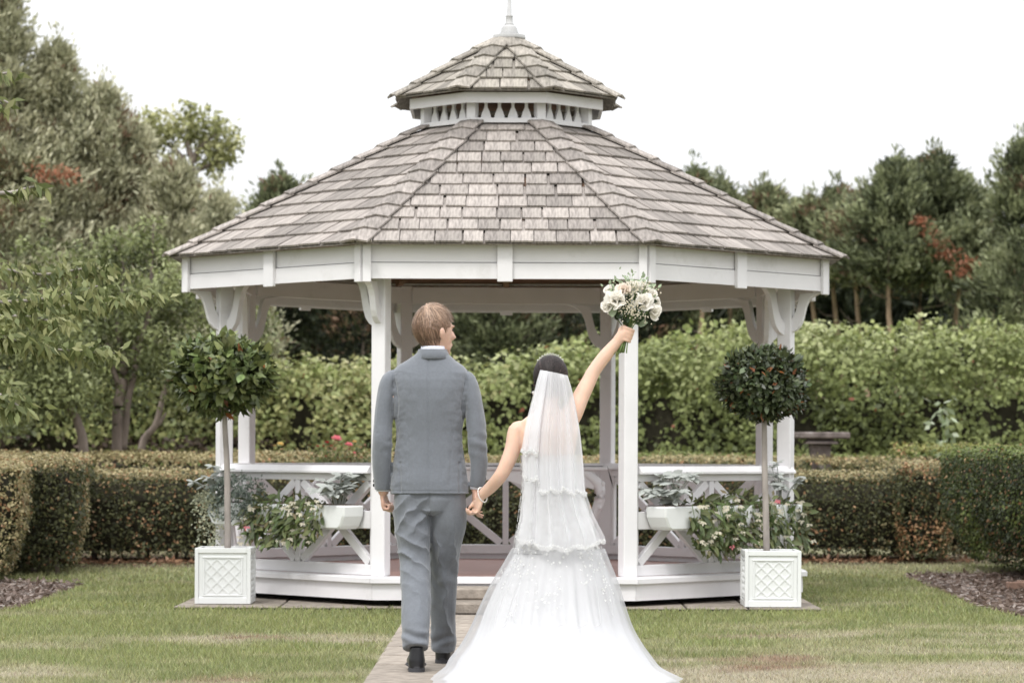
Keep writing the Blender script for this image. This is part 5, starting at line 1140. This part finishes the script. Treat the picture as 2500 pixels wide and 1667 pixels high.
# hair, tiara, jewels
hb = MB(); hb.ball(BC + Vector((.0, -.012, .012)), (.084, .094, .100), 28, 18); hb.ball(BC + Vector((-.005, -.058, -.040)), (.066, .052, .056), 20, 14); hb.ball(BC + Vector((.046, -.034, -.045)), (.040, .045, .048), 16, 12); hb.ball(BC + Vector((-.046, -.036, -.028)), (.038, .045, .042), 16, 12)
def hd(co, no):
    a = np.arctan2(co[:, 0] - BC.x, co[:, 2] - BC.z + .02); return co + no * (.0012 * np.sin(a * 22 + 16 * fbm(co, 8, 2)) * (no[:, 1] < .6))[:, None]
hair = fuse('hair', hb, .0045, M_hairb, br_, 2, hd)
me = hair.data; import bmesh
bm_ = bmesh.new(); bm_.from_mesh(me); dl = [f for f in bm_.faces if (f.calc_center_median() - BC).y > .045 and (f.calc_center_median() - BC).z < .075]; bmesh.ops.delete(bm_, geom=dl, context='FACES'); bm_.to_mesh(me); bm_.free()
sV, sC = [], []; pole = Vector((.0, -.86, -.42)).normalized(); e1 = pole.cross(Vector((1, 0, 0))).normalized(); e2 = pole.cross(e1)
for i in range(2600):
    ph = random.uniform(0, 2 * PI); t0 = random.uniform(.12, .5); ln = random.uniform(.7, 1.7); pr = None; lf_ = random.uniform(1.0, 1.02); cc = random.uniform(.006, .035) * (3 if random.random() < .06 else 1); wob = random.uniform(-.12, .12)
    for j in range(8):
        t = t0 + ln * j / 7; an = ph + wob * math.sin(j * .6); v = pole * math.cos(t) + (e1 * math.cos(an) + e2 * math.sin(an)) * math.sin(t)
        if v.y > .42 and v.z < .8: break
        p = BC + Vector((v.x * .0855 * lf_, -.012 + v.y * .0955 * lf_, .012 + v.z * .1015 * lf_)); tw = pole.cross(v); tw = tw.normalized() * .0017 if tw.length > .02 else Vector((.0017, 0, 0))
        if pr is not None: sV += [pr[0] - pr[1], pr[0] + pr[1], p + tw, p - tw]; sC.append((cc * 1.15, cc * .85, cc * .8))
        pr = (p, tw)
np_mesh('hair_strands', np.array([tuple(v) for v in sV]), 4, np.array(sC), leaf_mat('dark_strand', None, .05, .5, .22), br_, 'stuff')
MB().tube([BC + Vector((-.086, -.004, -.03)), BC + Vector((-.092, -.01, -.075)), BC + Vector((-.098, -.02, -.11)), BC + Vector((-.108, -.02, -.135)), BC + Vector((-.101, -.02, -.155))], [.003, .0035, .003, .0022, .001], 6, sub=4).build('loose_curl', M_hairb, br_, True)
tia = thing('tiara', 'beaded silver tiara on top of the bride\'s dark hair', 'tiara', Vector((BX, BY, .008)) + BC, 0)
pts = [(.083 * math.sin(a), .016, .012 + .099 * math.cos(a)) for a in np.linspace(-1.0, .85, 24)]
MB().tube(pts, [.0022] * 24, 6).build('band', M_metal, tia, True)
for i, a in enumerate(np.linspace(-.85, .8, 23)):
    rr_ = .100 + (.006 if i % 2 else .001) + .004 * math.cos(a * 1.3); MB().ball((.083 * math.sin(a) * rr_ / .099, .016, .012 + rr_ * math.cos(a)), .0034 if i % 2 else .0026, 8, 6).build('bead', M_pearl, tia, True)
MB().ball(BC + Vector((-.087, -.004, -.072)), .0095, 12, 8).build('earring', M_pearl, br_, True); MB().tube([BC + Vector((-.084, -.003, -.05)), BC + Vector((-.087, -.004, -.064))], [.0015, .0015], 5).build('earring_hook', M_metal, br_)
nk = MB()
for i in range(48):
    a = 2 * PI * i / 48; nk.ball((-.001 + .0565 * math.cos(a), .0 + .057 * math.sin(a), zz_(942) - .006 - .035 * max(0, math.sin(a))), .003, 6, 4)
nk.build('necklace', M_pearl, br_, True)
bc = Vector((xx_(1108), .098, zz_(1137))); bdir = Vector((xx_(1106) - xx_(1126), .04, zz_(1138) - zz_(1120))).normalized(); b_u = bdir.cross(Vector((0, 1, 0))).normalized(); b_v = bdir.cross(b_u); brc = MB()
for i in range(34):
    a = 2 * PI * i / 34; brc.ball(bc + b_u * .036 * math.cos(a) + b_v * .034 * math.sin(a) + bdir * .012 * math.cos(a), .0036, 6, 4)
brc.build('bracelet', M_pearl, br_, True)
# dress
def shell(rows, n, amp, nf, seed, zt=None, closed=False):
    V = []; rs = np.random.default_rng(seed); phs = rs.uniform(0, 6.28, 6)
    for (z, cx, cy, L_, R_, Fr, B_) in rows:
        for i in range(n):
            a = 2 * PI * i / n; ca, sa = math.cos(a), math.sin(a); f = amp(z); w_ = 1 + f * (.55 * math.sin(nf * a + phs[0] + 1.5 * math.sin(3 * a + phs[1])) + .45 * math.sin(nf * 1.7 * a + phs[2] + 2 * math.sin(2 * a + phs[3])) + .35 * math.sin(5 * a + phs[4] + z * 4))
            V.append((cx + (R_ if ca > 0 else L_) * ca * w_, cy + (Fr if sa > 0 else B_) * sa * w_, z))
    m_ = len(rows); return V, [(j * n + i, j * n + (i + 1) % n, (j + 1) * n + (i + 1) % n, (j + 1) * n + i) for j in range(m_ - 1) for i in range(n)]
def interp_rows(rows, sub):
    out = []
    for i in range(len(rows) - 1):
        a, b_ = rows[i], rows[i + 1]; p0, p3 = rows[max(i - 1, 0)], rows[min(i + 2, len(rows) - 1)]
        for j in range(sub):
            t = j / sub; out.append(tuple(.5 * (2 * x_ + (y_ - w_) * t + (2 * w_ - 5 * x_ + 4 * y_ - v_) * t * t + (3 * x_ - w_ - 3 * y_ + v_) * t ** 3) for w_, x_, y_, v_ in zip(p0, a, b_, p3)))
    return out + [rows[-1]]
# (z, cx, cy, left, right, front, back)
RW = [(.60, .03, 0, .215, .245, .17, .185), (.52, .03, -.01, .262, .275, .20, .215), (.42, .025, -.03, .318, .318, .24, .255), (.32, .02, -.05, .362, .350, .27, .30), (.22, .02, -.08, .405, .385, .30, .37), (.14, .02, -.16, .450, .430, .33, .48), (.08, .02, -.26, .500, .475, .38, .60), (.045, .02, -.36, .52, .505, .44, .74), (.025, .02, -.48, .55, .55, .50, .88), (.010, .02, -.62, .58, .60, .55, 1.0)]
amp = lambda z: .012 + .07 * max(0, min(1, (.62 - z) / .35))
inner = [(z, cx, cy, L_ * .885, R_ * .89, Fr * .89, B_ * .90) for z, cx, cy, L_, R_, Fr, B_ in RW]
V, fc = shell(interp_rows(inner, 4), 180, amp, 17, 3); MB().add(V, fc).build('skirt', M_satin, br_, True)
V, fc = shell(interp_rows(RW, 4), 200, lambda z: amp(z) * .35, 13, 8); MB().add([(a, b_, c + .006) for a, b_, c in V], fc).build('tulle_overlay', M_tulle, br_, True)
hemz = interp_rows([(.012, .02, -.62, .64, .68, .55, 1.0), (.0145, .02, -.62, .615, .65, .52, .965)], 1)
V, fc = shell(hemz, 200, lambda z: .05, 13, 8); pass
def body_rows(o=0):
    yy = [(1268, -.172, .245, .165), (1240, -.160, .232, .16), (1200, -.146, .205, .150), (1165, -.138, .180, .135), (1130, -.128, .152, .118), (1100, -.126, .135, .108), (1075, -.132, .130, .108), (1055, -.138, .130, .108), (1045, -.141, .131, .110)]
    return [(zz_(y), 0, 0, -l_ + o, r_ + o, b_ + o, b_ + o) for y, l_, r_, b_ in yy]
V, fc = shell(interp_rows(body_rows(.004), 3), 90, lambda z: .006, 9, 5); MB().add(V, fc).build('bodice', M_satin, br_, True)
# lace motifs: small raised flowers and leaf shapes scattered over the dress
def motif(mb, c, nrm, r_):
    u = nrm.cross(Vector((.3, .1, 1))).normalized(); v = nrm.cross(u); k = random.choice((5, 5, 6, 3)); c = Vector(c)
    for i in range(k):
        a = 2 * PI * i / k + random.random() * .5; d = u * math.cos(a) + v * math.sin(a); s = nrm.cross(d); mb.add([c, c + d * r_ * .55 + s * r_ * .28 + nrm * .002, c + d * r_, c + d * r_ * .55 - s * r_ * .28 + nrm * .002], [(0, 1, 2, 3)])
def surf(rows, a, z, o=.006):
    zs = sorted(rows, key=lambda r_: r_[0]); z = max(zs[0][0], min(zs[-1][0], z))
    for p, q in zip(zs[:-1], zs[1:]):
        if p[0] <= z <= q[0]: t = (z - p[0]) / (q[0] - p[0] + 1e-9); r_ = [x_ * (1 - t) + y_ * t for x_, y_ in zip(p, q)]; break
    ca, sa = math.cos(a), math.sin(a); return Vector((r_[1] + (r_[4] if ca > 0 else r_[3]) * ca, r_[2] + (r_[5] if sa > 0 else r_[6]) * sa, z)) + Vector((ca, sa, 0)) * o
lm = MB(); RWb = body_rows(.008)
for i in range(620):
    a = R(random.uniform(175, 365)); z = random.uniform(zz_(1262), zz_(1050)); motif(lm, surf(RWb, a, z, .003), Vector((math.cos(a), math.sin(a), .1)).normalized(), random.uniform(.006, .012))
for st_ in range(13):
    a0 = R(205 + 130 * st_ / 12 + random.uniform(-5, 5)); z1 = random.uniform(.26, .44)
    for j in range(17):
        t = random.random() ** 1.3; z = .66 - (.66 - z1) * t; a = a0 + random.gauss(0, .05 + .05 * (1 - t)) + .1 * math.sin(z * 12 + st_)
        motif(lm, surf(RW + [(.68, .03, 0, .18, .22, .16, .17)], a, z, .006), Vector((math.cos(a), math.sin(a), .3)).normalized(), random.uniform(.004, .009))
lm.build('lace_motifs', M_lace, br_, kind='stuff', recalc=False)
M_lacenet = sheer_mat('lace_net', (.82, .82, .82), .55, .4)
# veil in three tiers
vl = thing('veil', 'sheer white wedding veil in tiers with lace edges, pinned to the bride\'s hair', 'veil', (BX, BY, .008))
cmb = MB(); 
for i in range(13): cmb.box((hcx + .010 + (i - 6) * .0095, -.100 + abs(i - 6) * .0025, zz_(860) - i * .0012), (.005, .008, .014))
cmb.build('comb', M_pearl, vl)
ED = [(858, 1241, 1302), (880, 1234, 1309), (912, 1226, 1317), (950, 1216, 1324), (985, 1208, 1330), (1045, 1199, 1337), (1125, 1200, 1343), (1180, 1196, 1362), (1230, 1186, 1388), (1262, 1180, 1392)]
def edge(y):
    for p, q in zip(ED[:-1], ED[1:]):
        if y <= q[0]: t = (y - p[0]) / (q[0] - p[0]); return [p[i] * (1 - t) + q[i] * t for i in (1, 2)]
    return ED[-1][1:]
def tier(nm, hem, dy, s0, s1, seed, fold, trim):
    rs = np.random.default_rng(seed); ph = rs.uniform(0, 6.28, 5); nu, nv = 110, 46; V = []
    for j in range(nv + 1):
        for i in range(nu + 1):
            s = s0 + (s1 - s0) * i / nu; y = 858 + (hem(s) - 858) * (j / nv); v = (y - 858) / 400; el, er = edge(y); xm, xh = (el + er) / 2, (er - el) / 2
            gth = min(1, v * 3 + .3); fo = math.sin(s * 11 + ph[0] + 1.3 * math.sin(s * 4 + ph[1])) * .6 + math.sin(s * 21 + ph[2] + v * 2) * .4
            y += 6 * (s - .2) * (1 - j / nv) ** 2; x = xm + xh * s + 3.5 * gth * math.sin(s * 17 + ph[3]) * (abs(s) < .93); yy = -(.106 + .05 * min(1, v * 3) + .045 * max(0, v - .5) * 2) * (.35 + .65 * math.cos(s * 1.25)) - dy + fo * fold * gth * 1.7 - (.03 if v < .12 else .03) * math.cos(s)
            V.append((xx_(x), yy, zz_(y)))
    fc = [(j * (nu + 1) + i, j * (nu + 1) + i + 1, (j + 1) * (nu + 1) + i + 1, (j + 1) * (nu + 1) + i) for j in range(nv) for i in range(nu)]
    MB().add(V, fc).build(nm, M_veil, vl, True, recalc=False)
    if trim:
        lt = MB(); base = nv * (nu + 1); wv = []
        for i in range(nu + 1):
            p = Vector(V[base + i]); sc = .007 * abs(math.sin(i * .42 + seed)); h_ = .020 + .004 * math.sin(i * 1.7)
            wv += [p + Vector((0, -.003, h_)), p + Vector((0, -.0045, h_ * .4)), p + Vector((0, -.003, -sc))]
        lt.add(wv, [(i * 3 + j, i * 3 + j + 1, i * 3 + j + 4, i * 3 + j + 3) for i in range(nu) for j in range(2)]); lt.build('lace_band', M_lacenet, vl, True, recalc=False)
        lt = MB()
        for i in range(0, nu, 2):
            p = Vector(V[base + i]); motif(lt, p + Vector((0, -.006, .004 + random.uniform(-.003, .014))), Vector((random.uniform(-.15, .15), -1, .05)).normalized(), random.uniform(.004, .007))
        lt.build('lace_edge', M_lace, vl, kind='stuff', recalc=False)
tier('long_tier', lambda s: 1238 + 22 * math.cos((s - .1) * 1.5) + 4 * math.sin(s * 13), .012, -1.0, 1.0, 4, .012, True)
tier('middle_tier', lambda s: 1128 - 26 * (s < -.45) * min(1, (-.45 - s) * 8) + 4 * math.sin(s * 15) + 6 * (s > .5), .026, -.97, 1.0, 9, .012, True)
tier('short_tier', lambda s: 1046 + 5 * math.sin(s * 20) + 3 * s, .040, -1.05, -.42, 14, .008, True)

# bouquet
bq = thing('bouquet', 'bouquet of white roses, small white blossoms and dark leaves held up in the raised hand', 'bouquet', Vector((BX, BY, .008)) + SA(0))
O_ = SA(0); bp_ = lambda xd, yd, dy=0: Vector((xx_(xd), .068 + dy, zz_(yd))) - O_
def petal_mesh():
    V = []; n_ = 5
    for j in range(n_ + 1):
        t = j / n_; w_ = .55 * math.sin(PI * (.12 + .80 * t)) ** .7 + .1
        for i in range(n_ + 1):
            s = (i / n_ - .5) * 2; V.append((s * w_, -.22 + .35 * s * s * w_ + .35 * (t - .4) ** 2 - (.16 * max(0, t - .75) * 4 * .5), t))
    me = MB().add(V, [(j * (n_ + 1) + i, j * (n_ + 1) + i + 1, (j + 1) * (n_ + 1) + i + 1, (j + 1) * (n_ + 1) + i) for j in range(n_) for i in range(n_)]).mesh('petal'); me.polygons.foreach_set('use_smooth', [True] * len(me.polygons)); me.materials.append(M_rose); return me
PM = petal_mesh()
M_blush = leaf_mat('blush_rose', (.86, .76, .67), .3, .6, .2, rand=.06); PMb = PM.copy(); PMb.materials.clear(); PMb.materials.append(M_blush)
def rose(c, r_, axis, mesh=None):
    ro = bpy.data.objects.new('rose', None); col.objects.link(ro); ro.parent = bq; ro.location = c; z_ = Vector(axis).normalized(); x_ = z_.cross(Vector((.1, .2, 1))).normalized(); y_ = z_.cross(x_)
    for i in range(15):
        t = i / 14; an = i * 2.4; op = .02 + .72 * t * t + .1 * t; d = x_ * math.cos(an) + y_ * math.sin(an); up_ = (z_ * math.cos(op) + d * math.sin(op)).normalized(); s = up_.cross(d).normalized() if t > 0 else x_; out = s.cross(up_)
        if out.dot(d) < 0: out = -out
        L_ = r_ * (.95 + .35 * t); Mx = Matrix((s * L_ * .95, out * L_, up_ * L_)).transposed().to_4x4(); Mx.translation = d * r_ * (.10 + .30 * t) - z_ * r_ * (.25 + .25 * t); o = link('petal', mesh or PM, ro); o.matrix_local = Mx
for a in ((1413, 686, -.055, .046, (-.25, -1, .35)), (1478, 690, -.05, .042, (.35, -1, .35)), (1432, 664, -.02, .036, (-.1, -.7, .9)), (1396, 701, -.02, .034, (-1, -.6, 0)), (1503, 712, -.02, .036, (1, -.6, -.2)), (1398, 664, 0, .026, (-.8, -.4, .7)), (1499, 672, 0, .027, (.8, -.4, .6)), (1456, 652, .03, .032, (.1, -.3, 1)), (1480, 655, .03, .026, (.5, -.3, 1)), (1508, 690, .03, .028, (1, -.1, .3))):
    rose(bp_(a[0], a[1], a[2]), a[3], a[4], PMb if a[0] == 1432 else None)
sg_ = MB()
for i in range(22):
    a = rng.normal(0, 1, 2) * np.array([.011, .009]); tt = random.uniform(-.105, -.085); sp = 1.9
    sg_.tube([ax_ * tt + Vector((a[0] * sp, a[1] * sp, 0)), ax_ * -.02 + Vector((a[0], a[1], 0)), ax_ * .05 + Vector((a[0] * 1.3, a[1] * 1.3, 0)), ax_ * .12 + Vector((a[0] * 4, a[1] * 3, 0))], [.0034, .0034, .003, .002], 6, sub=2)
sg_.build('stems', M_stem, bq, True, kind='stuff')
BL = bay_mesh('leaf', leaf_mat('dark_rose_leaf', (.03, .05, .02), .1, .4, .4, rand=.4), .2); BE = bay_mesh('leaf', leaf_mat('pale_green_leaf', (.30, .36, .24), .2, .6, .2, rand=.3), .1)
for i in range(46):
    p = bp_(random.uniform(1405, 1490), random.uniform(690, 738), random.uniform(-.05, .03)); p.x *= .4 + .6 * min(1, max(0, (p.z - .04) / .1)); d = Vector((p.x * 3 + random.gauss(0, .3), -.3 + random.gauss(0, .4), .25 + random.gauss(0, .5))); put(BL, bq, p, d, (random.gauss(0, .3), -1, .4), random.uniform(.04, .065), .6)
put(BE, bq, bp_(1462, 742, -.03), (.8, -.4, .1), (0, -1, .5), .06, .8); put(BE, bq, bp_(1408, 702, -.03), (-.1, -.4, -.9), (-.4, -1, .1), .06, .8)
for i in range(70):
    b_ = random.choice(((1442, 648), (1470, 640), (1490, 655), (1405, 655), (1420, 648), (1440, 632), (1500, 664))); p = bp_(b_[0] + random.gauss(0, 8), b_[1] + random.gauss(0, 8), random.uniform(-.04, .06)); put(BE, bq, p, (p.x * 4 + random.gauss(0, .5), random.gauss(0, .5), 1), (random.gauss(0, .5), -1, .3), random.uniform(.014, .028), .55)
gy = MB()
for i in range(330):
    u = random.random()
    if u < .45: p = bp_(random.gauss(1449, 13), random.gauss(705, 12), -.075 - random.random() * .015)
    elif u < .6: p = bp_(random.gauss(1470, 10), random.gauss(728, 8), -.06)
    else: p = bp_(random.gauss(1460, 26), random.gauss(665, 14), random.uniform(-.06, .04))
    p.x = max(-.10, min(.17, p.x)); p.z = min(p.z, .26)
    gy.ball(p, random.uniform(.0022, .0042), 6, 4)
gy.build('small_blossoms', M_petal, bq, True, kind='stuff')
tw = MB()
for i in range(40): 
    p = bp_(random.gauss(1455, 28), random.gauss(660, 16), random.uniform(-.04, .04)); tw.tube([Vector((0, 0, .06)), p * .6, p], [.0015, .0012, .0008], 4)
tw.build('twigs', M_stem, bq, kind='stuff')
